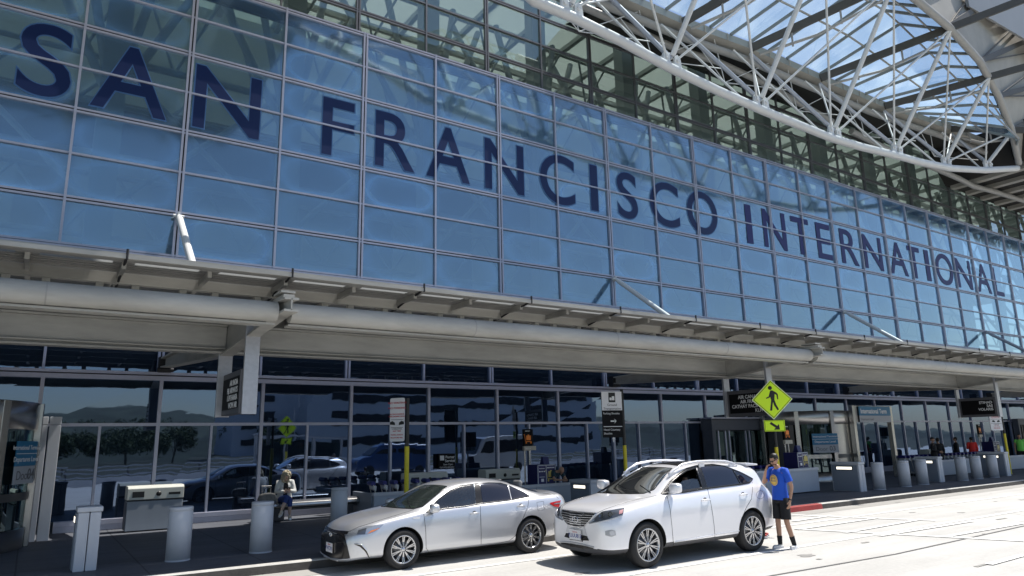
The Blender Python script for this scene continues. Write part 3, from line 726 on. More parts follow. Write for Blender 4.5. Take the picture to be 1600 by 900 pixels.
# lower roof underside past the end of the lens, and the solid roof over the left end
g = MB(); z0 = 18.9
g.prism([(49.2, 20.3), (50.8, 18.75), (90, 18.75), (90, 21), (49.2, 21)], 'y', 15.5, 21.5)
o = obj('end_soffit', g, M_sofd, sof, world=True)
g = MB()
for k in range(9): g.box(51+k*2.2, 51.5+k*2.2, 15.4, 21.3, 18.5, 18.75)
g.box(50.8, 90, 15.4, 15.9, 18.3, 18.75); obj('end_beam', g, M_soff, sof, world=True)
lr = thing('roof_overhang', 'plain grey solid roof overhang above the left end of the terminal', 'roof', (-8, 8, 19))
g = MB(); g.box(-30, 7.5, 1.0, 20.0, 19.0, 19.5); obj('deck', g, mat('overhang_grey', (.10, .105, .095), .7, var=.1, scale=.5), lr, world=True)
g = MB()
for k in range(8): g.box(-28+k*4.6, -27.6+k*4.6, 1.0, 20.0, 18.55, 18.99)
obj('overhang_beam', g, M_gut, lr, world=True)
# ================================================================== STREET FURNITURE
M_bol = mat('bollard_grey_paint', (.50, .52, .56), .5, var=.06, scale=3)
M_bolc = mat('bollard_cap_grey', (.42, .44, .48), .5, var=.05)
M_lamp = mat('light_slot_white', (.9, .88, .8), .3, emit=(1, .93, .78, 1.1))
M_yel = mat('post_yellow', (.62, .52, .02), .45, var=.08, scale=5)
M_pblk = mat('post_black', (.012, .012, .013), .4)
M_steel = mat('brushed_steel', (.42, .41, .40), .26, metal=.9, var=.08, scale=3, stretch=(1, 1, .08))
M_dsteel = mat('dark_steel', (.10, .10, .105), .35, metal=.6, var=.15, scale=3)
M_bin = mat('bin_cream_top', (.56, .57, .52), .5, var=.06)
M_bing = mat('bin_grey_side', (.27, .30, .34), .55, var=.08)
M_navy = mat('navy_cabinet', (.018, .018, .10), .4)
M_panelw = mat('low_wall_blue_grey', (.36, .41, .48), .5, var=.05, scale=2)
M_panelc = mat('low_wall_cap', (.22, .25, .30), .45)
M_dgrey = mat('graphite_panel', (.085, .095, .12), .5, var=.08)
Z = .15
def bollard(x, y, label, h=.93, r=.205):
    t = thing('bollard', label, 'bollard', (x, y, Z), 0, 'round grey bollards along the kerb')
    g = MB(); g.lathe([(0,0),(r,0),(r,h-.085),(r-.006,h-.08),(r-.006,h-.072),(r,h-.068),(r,h-.012),(r-.012,h),(0,h)], n=32); obj('post', g, M_bol, t)
    g = MB(); g.lathe([(r+.004, 0), (r+.006, .02), (r+.0, .024)], n=32); obj('base_ring', g, M_bolc, t)
    return t
bollard(2.40, 14.5, 'fat grey bollard nearest the camera, between the slotted light post and the next bollard')
bollard(3.85, 14.5, 'grey bollard left of the silver sedan, below the woman with the suitcase')
bollard(6.42, 17.3, 'grey bollard just behind the nose of the silver sedan', h=.95, r=.20)
bollard(25.55, 14.55, 'grey bollard in front of the revolving door, first of the right hand row', h=.95)
bollard(27.5, 14.65, 'grey bollard second from the revolving door in the right hand row', h=.95)
bollard(29.0, 14.75, 'grey bollard third from the revolving door, touching the wide light box', h=.95)
bollard(32.3, 14.8, 'grey bollard right of the wide light box, first of the far three', h=.95)
bollard(33.6, 14.8, 'grey bollard in the middle of the far three by the low white wall', h=.95)
bollard(35.0, 14.75, 'grey bollard last in the row, beside the farthest light box', h=.95)
def light_box(x0, x1, y0, y1, h, label, dark=True):
    t = thing('light_pylon', label, 'light box', ((x0+x1)/2, (y0+y1)/2, Z), 0, 'pavement boxes with a lit slot')
    a, b = (x1-x0)/2, (y1-y0)/2
    g = MB(); g.box(-a+.02, -.006, -b, b, 0, h-.09); g.box(.006, a-.02, -b, b, 0, h-.09); obj('body', g, M_bol, t, bevel=.012)
    g = MB(); g.box(-a, a, -b-.02, b+.02, h-.085, h); obj('cap', g, M_bol, t, bevel=.015)
    g = MB(); g.box(-a+.0, -a+.02, -b+.05, b-.05, .02, h-.10); obj('side_panel', g, M_panelc, t)
    g = MB(); s = b*.55 if b > .3 else b*.5
    g.box(-a-.012, -a, -s-.03, s+.03, h-.27, h-.14); obj('slot_frame', g, M_pblk, t)
    g = MB(); g.box(-a-.02, -a-.012, -s, s, h-.25, h-.16); obj('light_slot', g, M_lamp, t)
light_box(.76, 1.14, 14.3, 14.78, 1.03, 'narrow pale grey post with a lit slot at the left end of the pavement')
light_box(24.1, 24.5, 14.4, 15.45, 1.0, 'grey light box beside the low wall in front of door 03')
light_box(30.55, 30.95, 14.85, 15.75, 1.0, 'wide grey light box between the third and fourth right hand bollards')
light_box(36.2, 36.6, 14.7, 15.8, 1.05, 'farthest grey light box by the right hand yellow pole')
light_box(41.5, 41.9, 14.9, 15.9, 1.0, 'grey light box by the man in the green vest')
light_box(14.05, 14.65, 16.9, 17.9, .78, 'graphite kiosk with a lit slot that the bending man leans on')

def recycle_bin(x, y, label, w=.86, d=.5, h=1.08):
    t = thing('recycling_bin', label, 'bin', (x, y, Z), 0, 'recycling bins by the glass wall')
    a, b = w/2, d/2
    g = MB(); g.box(-a, a, -b, b, .03, h-.36); obj('cabinet', g, M_bing, t, bevel=.012)
    g = MB(); g.box(-a-.004, a+.004, -b-.004, b+.004, h-.355, h-.33); obj('seam', g, M_pblk, t)
    g = MB(); g.prism([(-b-.01, h-.325), (b+.01, h-.325), (b+.01, h-.06), (b-.05, h), (-b+.05, h), (-b-.01, h-.06)], 'x', -a-.01, a+.01); obj('top', g, M_bin, t, bevel=.01)
    g = MB(); g.box(-a+.10, -a+.36, -b-.02, -b-.008, h-.27, h-.13); g.box(a-.34, a-.07, -b-.02, -b-.008, h-.235, h-.175); g.lathe([(0,-.012),(.058,-.012),(.058,0)], c=(.06,-b-.01,h-.20), ax='y', n=16)
    obj('opening', g, M_pblk, t)
    g = MB(); g.box(-a-.014, -a-.006, -b+.03, b-.03, .05, h-.38); obj('side_panel', g, M_dgrey, t)
    return t
recycle_bin(2.72, 20.35, 'recycling bin with three openings left of the bench, in front of the glass', w=1.25)
recycle_bin(10.35, 20.5, 'recycling bin behind the luggage carts, right of the yellow pole', w=1.35)
recycle_bin(13.2, 20.6, 'recycling bin beside the blue cart dispenser, above the sedan roof', w=1.35)
recycle_bin(41.0, 20.3, 'dim recycling bin far right beside the person in black', w=1.0)

# ---- bench
t = thing('bench', 'steel bench with a rounded seat in front of the glass wall', 'bench', (6.6, 20.1, Z))
g = MB(); g.path([(-1.55,0,.43),(1.5,0,.43)], .0, 4)
g = MB(); g.prism([(-.27,.38),(-.25,.47),(-.16,.515),(.2,.515),(.27,.48),(.27,.36),(-.2,.33)], 'x', -1.35, 1.45); obj('seat', g, M_steel, t, bevel=.02)
for x in (-.95, 1.0):
    g = MB(); g.box(x-.22, x+.22, -.18, .2, .02, .33); obj('leg', g, M_dsteel, t, bevel=.01)
g = MB(); g.box(-1.25, 1.35, -.1, .1, .27, .33); obj('rail', g, M_dsteel, t)
# ---- suitcase and handbag
M_case = mat('suitcase_black', (.015, .015, .017), .5, var=.2)
t = thing('suitcase', 'black wheeled suitcase with raised handle left of the seated woman', 'suitcase', (5.36, 19.85, Z)); t.scale = (.85,.85,.85)
g = MB(); g.box(-.22, .22, -.13, .13, .07, .62); obj('shell', g, M_case, t, bevel=.04)
g = MB(); 
for s in (-.13, .13): g.tube((s, .08, .62), (s, .08, 1.10), .010, 8)
g.tube((-.15, .08, 1.10), (.15, .08, 1.10), .018, 8); obj('handle', g, M_steel, t)
for s in (-.17, .17):
    g = MB(); g.lathe([(0,-.02),(.035,-.02),(.035,.02),(0,.02)], c=(s, -.08, .035), ax='x', n=14); obj('wheel', g, M_pblk, t)
t = thing('handbag', 'pale grey and black handbag resting on the suitcase', 'handbag', (5.36, 19.80, .53+Z)); t.scale = (.85,.85,.8)
g = MB(); g.prism([(-.26,0),(.26,0),(.29,.10),(.22,.27),(.08,.30),(-.1,.29),(-.23,.25),(-.29,.10)], 'y', -.13, .1); obj('body', g, mat('bag_grey', (.13, .13, .125), .6, var=.4, scale=12), t, bevel=.05, seg=3)
g = MB(); g.path([(-.12,-.02,.27),(-.10,-.02,.42),(0,-.02,.50),(.10,-.02,.42),(.12,-.02,.27)], .012, 8); obj('strap', g, M_case, t)

# ---- low walls round the cart corrals, carts and dispensers
def low_wall(x0, x1, y0, y1, h, label, seg=1.6):
    t = thing('low_wall', label, 'low wall', ((x0+x1)/2, y0, Z), 0, 'low walls round the luggage carts')
    hx = (x1-x0)/2; n_ = max(1, round((x1-x0)/seg)); w = (x1-x0)/n_
    for k in range(n_):
        g = MB(); g.box(-hx+k*w+.008, -hx+(k+1)*w-.008, -.05, .05, .04, h-.09); obj('panel', g, M_panelw, t, bevel=.008)
    g = MB(); g.box(-hx-.02, hx+.02, -.08, .08, h-.09, h); obj('cap', g, M_bol, t, bevel=.01)
    if y1 > y0+.2:
        g = MB(); g.box(-hx-.03, -hx+.07, .06, y1-y0, .04, h-.02); obj('end_wall', g, M_panelc, t, bevel=.008)
low_wall(8.0, 10.3, 18.95, 20.4, .66, 'low blue grey wall in front of the luggage carts behind the sedan')
low_wall(11.9, 14.6, 18.6, 18.61, .64, 'low blue grey wall carrying the cart dispenser above the sedan boot')
low_wall(20.0, 23.4, 15.55, 17.0, .84, 'low blue grey wall behind the man in the blue shirt')
low_wall(34.8, 43.5, 16.8, 18.6, .72, 'long low blue grey wall behind the far bollards')
M_cart = mat('cart_steel', (.52, .52, .50), .3, metal=.8)
M_cartb = mat('cart_blue_grip', (.015, .018, .16), .4)
def cart_proto(label, group):
    t = thing('luggage_cart', label, 'luggage cart', (0,0,Z), 0, group)
    g = MB(); 
    for s in (-.24, .24): g.path([(s, -.02, 1.0), (s, .10, .55), (s, .22, .22), (s, 1.0, .16)], .016, 8)
    for k in range(4): g.tube((-.24, .25+k*.22, .17), (.24, .25+k*.22, .17), .012, 6)
    obj('frame', g, M_cart, t)
    g = MB(); g.tube((-.24, -.02, 1.04), (.24, -.02, 1.04), .075, 14); obj('grip', g, M_cartb, t)
    g = MB(); g.prism([(-.02, .86), (.10, .80), (.12, .95), (-.03, 1.04)], 'x', -.16, .16); obj('ad_panel', g, M_bol, t, bevel=.01)
    g = MB(); g.path([(-.12,-.05,1.06),(-.12,-.08,1.10),(.12,-.08,1.10),(.12,-.05,1.06)], .01, 6); obj('brake_bar', g, M_cartb, t)
    for s, y in ((-.2, .2), (.2, .2), (-.2, .95), (.2, .95)):
        g = MB(); g.lathe([(0,-.02),(.07,-.02),(.075,0),(.07,.02),(0,.02)], c=(s,y,.075), ax='x', n=12); obj('wheel', g, M_pblk, t)
    return t
c0 = cart_proto('blue handled luggage cart', 'carts parked behind the silver sedan')
c0.location = (8.1, 19.3, Z); c0.rotation_euler[2] = -PI/2-.1; c0.scale = (.86,.86,.86)
c0['label'] = 'luggage cart with round blue grip parked in the row behind the sedan'
for k in range(1, 9):
    c = copy_tree(c0); c.location.x = 8.1+k*.34
for k in range(5):
    c = copy_tree(c0); c.location = (20.2+k*.42, 16.6, Z); c['group'] = 'carts parked behind the white SUV'; c['label'] = 'luggage cart with blue grip parked behind the back window of the white SUV'
for k in range(22):
    c = copy_tree(c0); c.location = (33.6+k*.40, 17.9, Z); c['group'] = 'far row of carts'; c['label'] = 'luggage cart with blue grip in the long far row behind the low wall'

M_orange = mat('poster_orange', (.85, .22, .01), .4); M_gold = mat('poster_gold', (.62, .50, .14), .4); M_beige = mat('poster_beige', (.45, .42, .35), .5); M_bord = mat('cabinet_light_edge', (.42, .44, .50), .4)
def cart_icon(g, x, z, s, y, d=.004):
    g.box(x-.30*s, x+.36*s, y-d, y, z+.10*s, z+.62*s); g.box(x-.1*s, x+.12*s, y-d, y, z+.62*s, z+.72*s)
    g.bar((x-.55*s, y-d/2, z+.70*s), (x-.38*s, y-d/2, z-.08*s), .05*s+.001, d, up=(0,1,0)); g.box(x-.40*s, x+.45*s, y-d, y, z-.10*s, z-.02*s)
    g.box(x-.66*s, x-.5*s, y-d, y, z+.68*s, z+.76*s)
    for q in (-.32, .36): g.lathe([(0,-d),(.10*s,-d),(.10*s,0)], c=(x+q*s, y, z-.20*s), ax='y', n=12)
def dispenser(x, y, label, zb=.0, w=.72, h=.62, base=.60):
    t = thing('cart_dispenser', label, 'cart dispenser', (x, y, Z), 0, 'blue luggage cart dispensers')
    a = w/2
    g = MB(); g.box(-a, a, -.28, .28, base, base+h); obj('cabinet', g, M_navy, t, bevel=.01)
    g = MB(); g.box(-a+.06, a-.06, -.22, .22, 0, base); obj('pedestal', g, M_panelc, t, bevel=.01)
    g = MB(); 
    for q in ((-a, -a+.03, base, base+h), (a-.03, a, base, base+h), (-a, a, base+h-.03, base+h), (-a, a, base, base+.03), (-.02-.01, -.01, base, base+h)): g.box(q[0], q[1], -.295, -.281, q[2], q[3])
    obj('edge_trim', g, M_bord, t)
    g = MB(); cart_icon(g, .17, base+.20, .34, -.284); obj('cart_picture', g, M_gold, t)
    g = MB(); g.merge(text_mb('smartecarte', size=.06, depth=.003, bold=.002), T(.16, -.288, base+h-.11))
    for k in range(3): g.box(-a+.06+k*.09, -a+.12+k*.09, -.288, -.282, base+.40, base+.43)
    for k in range(2): g.box(-a+.07, -.08, -.288, -.282, base+.50-k*.26, base+.512-k*.26)
    g.box(-a+.14, -a+.24, -.288, -.282, base+.10, base+.19)
    obj('lettering', g, M_txt, t)
    g = MB(); g.prism([(-.12, base+h), (.10, base+h), (.02, base+h+.24), (-.06, base+h+.24)], 'x', .02, .24); obj('top_sign', g, M_navy, t)
def poster_sign(x, y, label, z0=1.82, w=.30, h=.68):
    t = thing('poster_sign', label, 'sign', (x, y, Z), 0, 'orange cart posters on poles')
    zz = z0-Z
    for s in (-.20, .20):
        g = MB(); g.tube((s*w*1.6, 0, 0), (s*w*1.6, 0, zz+h), .028, 10); obj('pole', g, M_steel, t)
    g = MB(); g.box(-w/2, w/2, -.06, .03, zz+.14, zz+h); g.add([(w/2+.01,-.06,zz+.14),(w/2+.22,.16,zz+.14),(w/2+.22,.16,zz+h),(w/2+.01,-.06,zz+h),(w/2+.01,.0,zz+.14),(w/2+.2,.2,zz+.14),(w/2+.2,.2,zz+h),(w/2+.01,.0,zz+h)],[(0,1,2,3),(4,7,6,5),(0,3,7,4),(1,5,6,2),(3,2,6,7),(0,4,5,1)])
    obj('poster_box', g, M_black, t)
    g = MB(); cart_icon(g, .02, zz+.30, .28, -.064); obj('cart_picture', g, M_orange, t)
    g = MB(); g.box(-w/2, w/2, -.07, .03, zz, zz+.135); g.box(w/2+.01, w/2+.2, -.02, .12, zz, zz+.135); obj('lower_strip', g, M_beige, t)
    g = MB(); g.merge(text_mb('smartecarte', size=.04, depth=.003, bold=.002), T(0, -.064, zz+h-.07)); g.merge(text_mb('Rent a cart', size=.05, depth=.003), T(0, -.074, zz+.05)); obj('lettering', g, M_txt, t)
p = at(852, 755, 19.0)
dispenser(13.75, 18.95, 'blue cart dispenser with a yellow cart picture above the sedan boot')
poster_sign(13.45, 19.3, 'black poster box with an orange cart picture above the blue dispenser behind the sedan')
dispenser(22.9, 16.0, 'blue cart dispenser right of the yellow pole behind the man in blue', base=.82, h=.55, w=.62)
poster_sign(23.15, 16.5, 'orange cart poster on a pole right of the pedestrian sign')
dispenser(43.4, 18.2, 'blue cart dispenser beside the far right yellow pole', base=.8)
poster_sign(43.2, 18.6, 'orange cart poster partly behind the far no waiting sign')
# porter sign on the glass
t = thing('porter_sign', 'black sign reading Porter Service on the glass wall', 'sign', (11.48, 21.12, 1.28)); t.scale = (.84,.84,.84)
g = MB(); g.box(-.36, .36, -.02, .02, 0, .58); obj('plate', g, M_black, t)
g = MB(); g.box(-.31, -.13, -.026, -.021, .33, .51); g.merge(text_mb('Porter', size=.15, depth=.003, align='LEFT', bold=.002), T(-.07, -.024, .40)); g.merge(text_mb('Service', size=.15, depth=.003, align='LEFT', bold=.002), T(-.09, -.024, .26))
g.merge(text_mb('5am-11pm', size=.10, depth=.003), T(.05, -.024, .14)); g.merge(text_mb('Call (415) 625-6307', size=.078, depth=.003), T(0, -.024, .04)); obj('lettering', g, M_txt, t)

# ---- pole signs
def pole(t, h, yh):
    g = MB(); g.tube((0,0,0), (0,0,yh), .055, 12); obj('pole_yellow', g, M_yel, t)
    g = MB(); g.tube((0,0,yh), (0,0,h), .050, 12); obj('pole_black', g, M_pblk, t)
    g = MB(); g.box(-.11,.11,-.11,.11,0,.015); obj('base_plate', g, M_dsteel, t)
M_signw = mat('sign_white_face', (.72, .72, .74), .45, var=.04); M_redt = mat('sign_red_text', (.45, .03, .04), .5); M_blkt = mat('sign_black_text', (.015, .015, .015), .5)
def rrect(w, h, r, n=5):
    pts = []
    for cx, cy, a0 in ((w/2-r, h/2-r, 0), (-w/2+r, h/2-r, PI/2), (-w/2+r, -h/2+r, PI), (w/2-r, -h/2+r, 1.5*PI)):
        for k in range(n+1): a = a0+PI/2*k/n; pts.append((cx+r*math.cos(a), cy+r*math.sin(a)))
    return pts
def nowait(x, y, label, h, yh, zs, rz=0, w=.46, sh=1.32, off=-.27):
    t = thing('parking_sign', label, 'sign', (x, y, Z), rz)
    pole(t, h, yh)
    g = MB(); P = rrect(w, sh, .04); g.prism([(a+off, b+zs+sh/2) for a, b in P], 'y', -.10, -.08); obj('plate', g, M_signw, t)
    g = MB()
    for s, z_, q in (('NO WAITING', 1.16, .082), ('NO PARKING', 1.00, .082), ('ACTIVE LOADING', .82, .05), ('UNLOADING ONLY', .75, .05), ('ANY TIME', .30, .05), ('TOW AWAY', .18, .06), ('VIOLATORS WILL', .10, .045)): g.merge(text_mb(s, size=q, depth=.003, bold=.0015), T(off, -.105, zs+z_))
    g.xf(Matrix.Translation((0,0,zs)) @ Matrix.Diagonal((1,1,sh/1.34,1)) @ Matrix.Translation((0,0,-zs)))
    obj('red_lettering', g, M_redt, t)
    g = MB(); 
    for z_ in (.42, .66): g.box(off-w/2+.03, off+w/2-.03, -.104, -.101, zs+z_, zs+z_+.012)
    for s in (-1, 1):
        g.prism([(off+s*.05, zs+.50), (off+s*.20, zs+.52), (off+s*.19, zs+.60), (off+s*.13, zs+.63), (off+s*.06, zs+.58)], 'y', -.104, -.101)
    g.merge(text_mb('5 MINUTES', size=.06, depth=.003), T(off, -.105, zs+.36))
    g.xf(Matrix.Translation((0,0,zs)) @ Matrix.Diagonal((1,1,sh/1.34,1)) @ Matrix.Translation((0,0,-zs)))
    obj('black_lettering', g, M_blkt, t)
nowait(7.41, 15.6, 'tall white and red NO WAITING sign on a black and yellow pole behind the sedan', 3.03, 1.90, 2.02, rz=-1.0, w=.40, sh=1.02, off=-.22)
nowait(37.8, 15.2, 'far right white and red NO WAITING sign on a black and yellow pole', 3.1, 1.85, 2.0, rz=-.45, w=.62, sh=1.0, off=-.42)
# ground transportation sign
t = thing('direction_sign', 'tall black and white ground transportation sign with arrows on a black and yellow pole', 'sign', (14.87, 16.2, Z), -.30)
pole(t, 3.46, 1.78)
g = MB(); g.box(-.70, -.05, -.06, -.02, 2.02, 3.37); obj('black_panel', g, M_black, t, bevel=.004)
g = MB(); g.box(-.705, -.045, -.07, -.061, 2.82, 3.38); obj('white_panel', g, M_signw, t)
g = MB(); g.box(-.50, -.28, -.076, -.071, 3.17, 3.46); g.merge(text_mb('Ground', size=.10, depth=.003), T(-.39, -.075, 3.06)); g.merge(text_mb('Transportation', size=.095, depth=.003), T(-.39, -.075, 2.95)); g.xf(T(.02,0,-.11)); obj('black_lettering', g, M_blkt, t)
g = MB(); g.merge(text_mb('Parking Shuttles', size=.085, depth=.003, align='LEFT'), T(-.70, -.065, 2.80)); g.merge(text_mb('Hotel Courtesy', size=.085, depth=.003, align='LEFT'), T(-.70, -.065, 2.32)); g.merge(text_mb('Shuttles', size=.085, depth=.003, align='LEFT'), T(-.70, -.065, 2.21))
g.box(-.70, -.09, -.065, -.061, 2.43, 2.45)
g.bar((-.46,-.063,2.60),(-.33,-.063,2.60), .004, .035); g.prism([(-.34,2.67),(-.27,2.60),(-.34,2.53),(-.31,2.60)], 'y', -.066, -.061)
g.box(-.41,-.375,-.066,-.061,1.98,2.08); g.prism([(-.46,2.06),(-.393,2.13),(-.325,2.06),(-.393,2.085)], 'y', -.066, -.061)
g.box(-.47,-.40,-.082,-.077,3.22,3.30); g.box(-.39,-.31,-.082,-.077,3.22,3.34); g.xf(T(.02,0,-.10)); obj('white_lettering', g, M_txt, t)
# pedestrian crossing sign
M_fluo = mat('fluorescent_yellow_green', (.68, .97, .02), .4, var=.02)
def ped_sign(x, y, label, rz, h=3.45, dz=3.05, s=.58, flip=1):
    t = thing('crossing_sign', label, 'sign', (x, y, Z), rz)
    pole(t, h, 1.62)
    D = [(0, dz+s*1.0), (-s*1.0, dz), (0, dz-s*1.0), (s*1.0, dz)]
    def sc(P, k): return [((a)*k, (b-dz)*k+dz) for a, b in P]
    for nm, k, y0, y1, m_ in (('rim', 1.0, -.085, -.07, M_signw), ('diamond', .965, -.092, -.086, M_fluo), ('border', .92, -.096, -.0925, M_blkt), ('face', .885, -.100, -.0965, M_fluo)):
        g = MB(); g.prism(sc(D, k), 'y', y0, y1); obj(nm, g, m_, t)
    f = flip; g = MB(); yy = (-.106, -.101)
    X = lambda pts: [(a*f*s/.58, dz+b*s/.58) for a, b in pts]
    g.lathe([(0,-.005),(.058*s/.58,-.005),(.058*s/.58,0)], c=(-.035*f, -.101, dz+.335*s/.58), ax='y', n=16)
    for pts in ([(-.03,.26),(.03,.265),(.085,.16),(.06,-.02),(-.03,-.02),(-.06,.12)],
                [(-.04,.24),(-.01,.16),(-.06,.06),(-.16,.02),(-.17,.05),(-.09,.09)],
                [(.03,.26),(.13,.20),(.17,.15),(.175,.0),(.145,.0),(.13,.13),(.06,.17)],
                [(-.03,-.01),(.03,-.01),(.0,-.15),(-.03,-.32),(-.09,-.32),(-.055,-.15)],
                [(.0,-.01),(.06,-.01),(.10,-.15),(.165,-.29),(.12,-.32),(.04,-.17)]):
        g.prism(X(pts), 'y', *yy)
    obj('walking_figure', g, M_blkt, t)
    g = MB(); g.box(-.31, .31, -.085, -.07, dz-s-.36, dz-s-.02); obj('arrow_plate', g, M_fluo, t)
    c = dz-s-.19; g = MB()
    for q in ((-.29, .29, c+.145, c+.155), (-.29, .29, c-.155, c-.145), (-.29, -.28, c-.15, c+.15), (.28, .29, c-.15, c+.15)): g.box(q[0], q[1], -.090, -.086, q[2], q[3])
    g.bar((-.12*f, -.089, c+.09), (.06*f, -.089, c-.04), .005, .075); g.prism([(.15*f, c-.12), (.13*f, c+.05), (-.03*f, c-.12)], 'y', -.092, -.086)
    obj('arrow', g, M_blkt, t)
    return t
pp = at(1207, 620, 14.2)
ped_sign(19.25, 14.1, 'bright yellow green diamond pedestrian crossing sign on a yellow pole behind the SUV', -.72, s=.62, dz=3.08-.0)

# ================================================================== DOORS
M_dglass = glass_mat('door_glass', (.012, .02, .025), 1, .45, (.18, .26, .28), .10, (.6, .8, .85), ring=0)
M_bluesign = mat('sign_blue_face', (.012, .15, .30), .4); M_greyt = mat('grey_text', (.12, .12, .13), .5)
M_sgrey = mat('sign_light_grey_face', (.36, .38, .42), .45)
def revolving(cx, cy, R, label, num, a_open):
    t = thing('revolving_door', label, 'revolving door', (cx, cy, Z))
    H = 3.0; hf = 2.42
    # drum fascia, ring of posts, curved glass, canopy disc
    g = MB(); g.lathe([(R, hf), (R+.02, hf+.02), (R+.02, H-.02), (R, H), (0, H+.02)], n=64); g.lathe([(R, hf), (R-.3, hf)], n=64); obj('drum_fascia', g, M_steel, t)
    for k in range(10):
        a = a_open+k*2*PI/10; g = MB(); g.box(-.09, .09, -.07, .07, 0, H-.005); g.xf(T(R*math.cos(a)*1.005, R*math.sin(a)*1.005, 0, a+PI/2)); obj('post', g, M_steel, t, bevel=.01)
    for k in range(10):
        if k == 2: continue
        a0 = a_open+k*2*PI/10+.07; a1 = a_open+(k+1)*2*PI/10-.07
        g = MB(); g.lathe([(R-.05, .42), (R-.05, hf)], n=8, a0=a0, a1=a1); o = obj('curved_pane' if k not in (5, 7) else 'curved_panel', g, M_dglass if k not in (5, 7) else (M_dsteel if k == 5 else M_steel), t)
        g = MB(); g.lathe([(R, 0), (R, .40), (R-.1, .40)], n=8, a0=a0, a1=a1); g.lathe([(R, .98), (R, 1.14)], n=8, a0=a0, a1=a1); obj('rail', g, M_dsteel if k % 2 else M_steel, t)
    for k in range(4):
        a = a_open+.35+k*PI/2; g = MB(); g.bar((0,0,1.3), (math.cos(a)*(R-.12), math.sin(a)*(R-.12), 1.3), .03, 2.4); obj('door_leaf', g, M_dglass, t)
        g = MB(); q = (math.cos(a)*(R-.14), math.sin(a)*(R-.14)); g.tube((q[0], q[1], .05), (q[0], q[1], hf), .035, 8); g.bar((0,0,1.0), (q[0], q[1], 1.0), .05, .14); obj('leaf_frame', g, M_dsteel, t)
    return t
rv = revolving(29.6, 20.5, 2.4, 'curved stainless steel revolving door number 03 with a blue International Terminal sign', '03', 0)
rv2 = revolving(-2.35, 19.2, 2.45, 'curved stainless steel revolving door number 04 cut by the left edge', '04', -.10)
def door_sign(parent, p, rz, big, small, num, w, h, glassy=False):
    g = MB(); g.box(-w/2, w/2, -.02, .0, h*.42, h); g.xf(T(*p, rz)); obj('blue_sign_panel', g, M_bluesign, parent)
    g = MB(); g.box(-w/2, w/2, -.018, .0, 0, h*.415); g.xf(T(*p, rz)); obj('grey_sign_panel', g, M_sgrey, parent)
    g = MB(); 
    if glassy: g.merge(text_mb('International Terminal', size=h*.15, depth=.003), T(0,-.024,h*.80)); g.merge(text_mb('Departures Level', size=h*.17, depth=.003), T(0,-.024,h*.52)); g.box(-w/2,w/2,-.023,-.02,h*.70,h*.715)
    else: g.merge(text_mb(big, size=h*.42, depth=.003, align='LEFT', bold=.006), T(-w/2+.12, -.024, h*.56))
    g.xf(T(*p, rz)); obj('white_lettering', g, M_txt, parent)
    g = MB(); 
    if glassy: g.merge(text_mb('Door', size=h*.30, depth=.003, align='LEFT'), T(-w*.40,-.022,h*.10)); g.merge(text_mb(num, size=h*.36, depth=.003, align='LEFT', bold=.004), T(w*.14,-.022,h*.10))
    else: g.merge(text_mb(small, size=h*.22, depth=.003, align='LEFT'), T(-w/2+.08, -.022, h*.12))
    g.xf(T(*p, rz)); obj('dark_lettering', g, M_greyt, parent)
# entrance frame in front of the drum with the sign over it
def portal(parent, ax, ay, bx2, by2, z1):
    g = MB()
    for (x, y) in ((ax, ay), (bx2, by2)): g.box(x-.10, x+.10, y-.10, y+.10, 0, z1)
    obj('entrance_post', g, M_steel, parent, bevel=.01)
    g = MB(); g.bar((ax, ay, z1-.37), (bx2, by2, z1-.37), .16, .72); obj('entrance_header', g, M_steel, parent, bevel=.01)
portal(rv, .55, -2.50, 3.75, -2.42, 3.22)
dv = Vector((3.2, .08, 0)); dv.normalize(); rz3 = math.atan2(dv.y, dv.x); nn = Vector((dv.y, -dv.x, 0))
c3 = Vector((2.25, -2.46, 2.48))+nn*.12
door_sign(rv, c3, rz3, 'International Term', 'Departures Level', '03', 2.7, .70)
a_ = -PI/2-.50; door_sign(rv, (2.46*math.cos(a_), 2.46*math.sin(a_), 1.22), a_+PI/2, '', '', '03', 1.15, .80, True)
a_ = -.42; door_sign(rv2, (2.5*math.cos(a_), 2.5*math.sin(a_), 1.32), a_+PI/2, '', '', '04', .85, .86, True)
# tall white flanking posts by door 04
t = thing('door_jamb', 'pair of tall pale metal jamb posts right of door 04', 'jamb posts', (.30, 19.9, Z))
for k, x in enumerate((-.13, .13)):
    g = MB(); g.box(x-.115, x+.115, -.14, .14, 0, 2.55); g.box(x-.115, x+.115, -.14, .14, 2.57, 2.75); obj('post', g, M_bol, t, bevel=.008)
# dark steel vestibule left of door 03
t = thing('entrance_vestibule', 'boxy dark steel vestibule with sliding glass doors behind the SUV roof', 'vestibule', (25.9, 20.95, Z))
g = MB(); g.box(-1.9, 1.9, -.3, .33, 2.25, 2.72); g.box(1.55, 1.9, -.3, .33, 0, 2.25); g.box(-1.9, -1.7, -.3, .33, 0, 2.25); g.box(-1.9, 1.9, .25, .33, 0, 2.25); obj('casing', g, M_dgrey, t, bevel=.01)
g = MB(); g.box(-1.95, 1.95, -.35, .33, 2.74, 2.80); obj('roof_edge', g, M_alu, t)
for x in (-1.45, -1.0, -.75, .35, .6, 1.45):
    g = MB(); g.box(x-.035, x+.035, -.24, -.16, 0, 2.24); obj('door_stile', g, M_alu, t)
g = MB(); g.box(-1.65, 1.5, -.19, -.17, .05, 2.2); obj('door_pane', g, M_dglass, t)
obj('round_column', MB().lathe([(0,0),(.38,0),(.38,2.7),(0,2.7)], c=(2.1,-.1,0), n=24), M_dgrey, t)
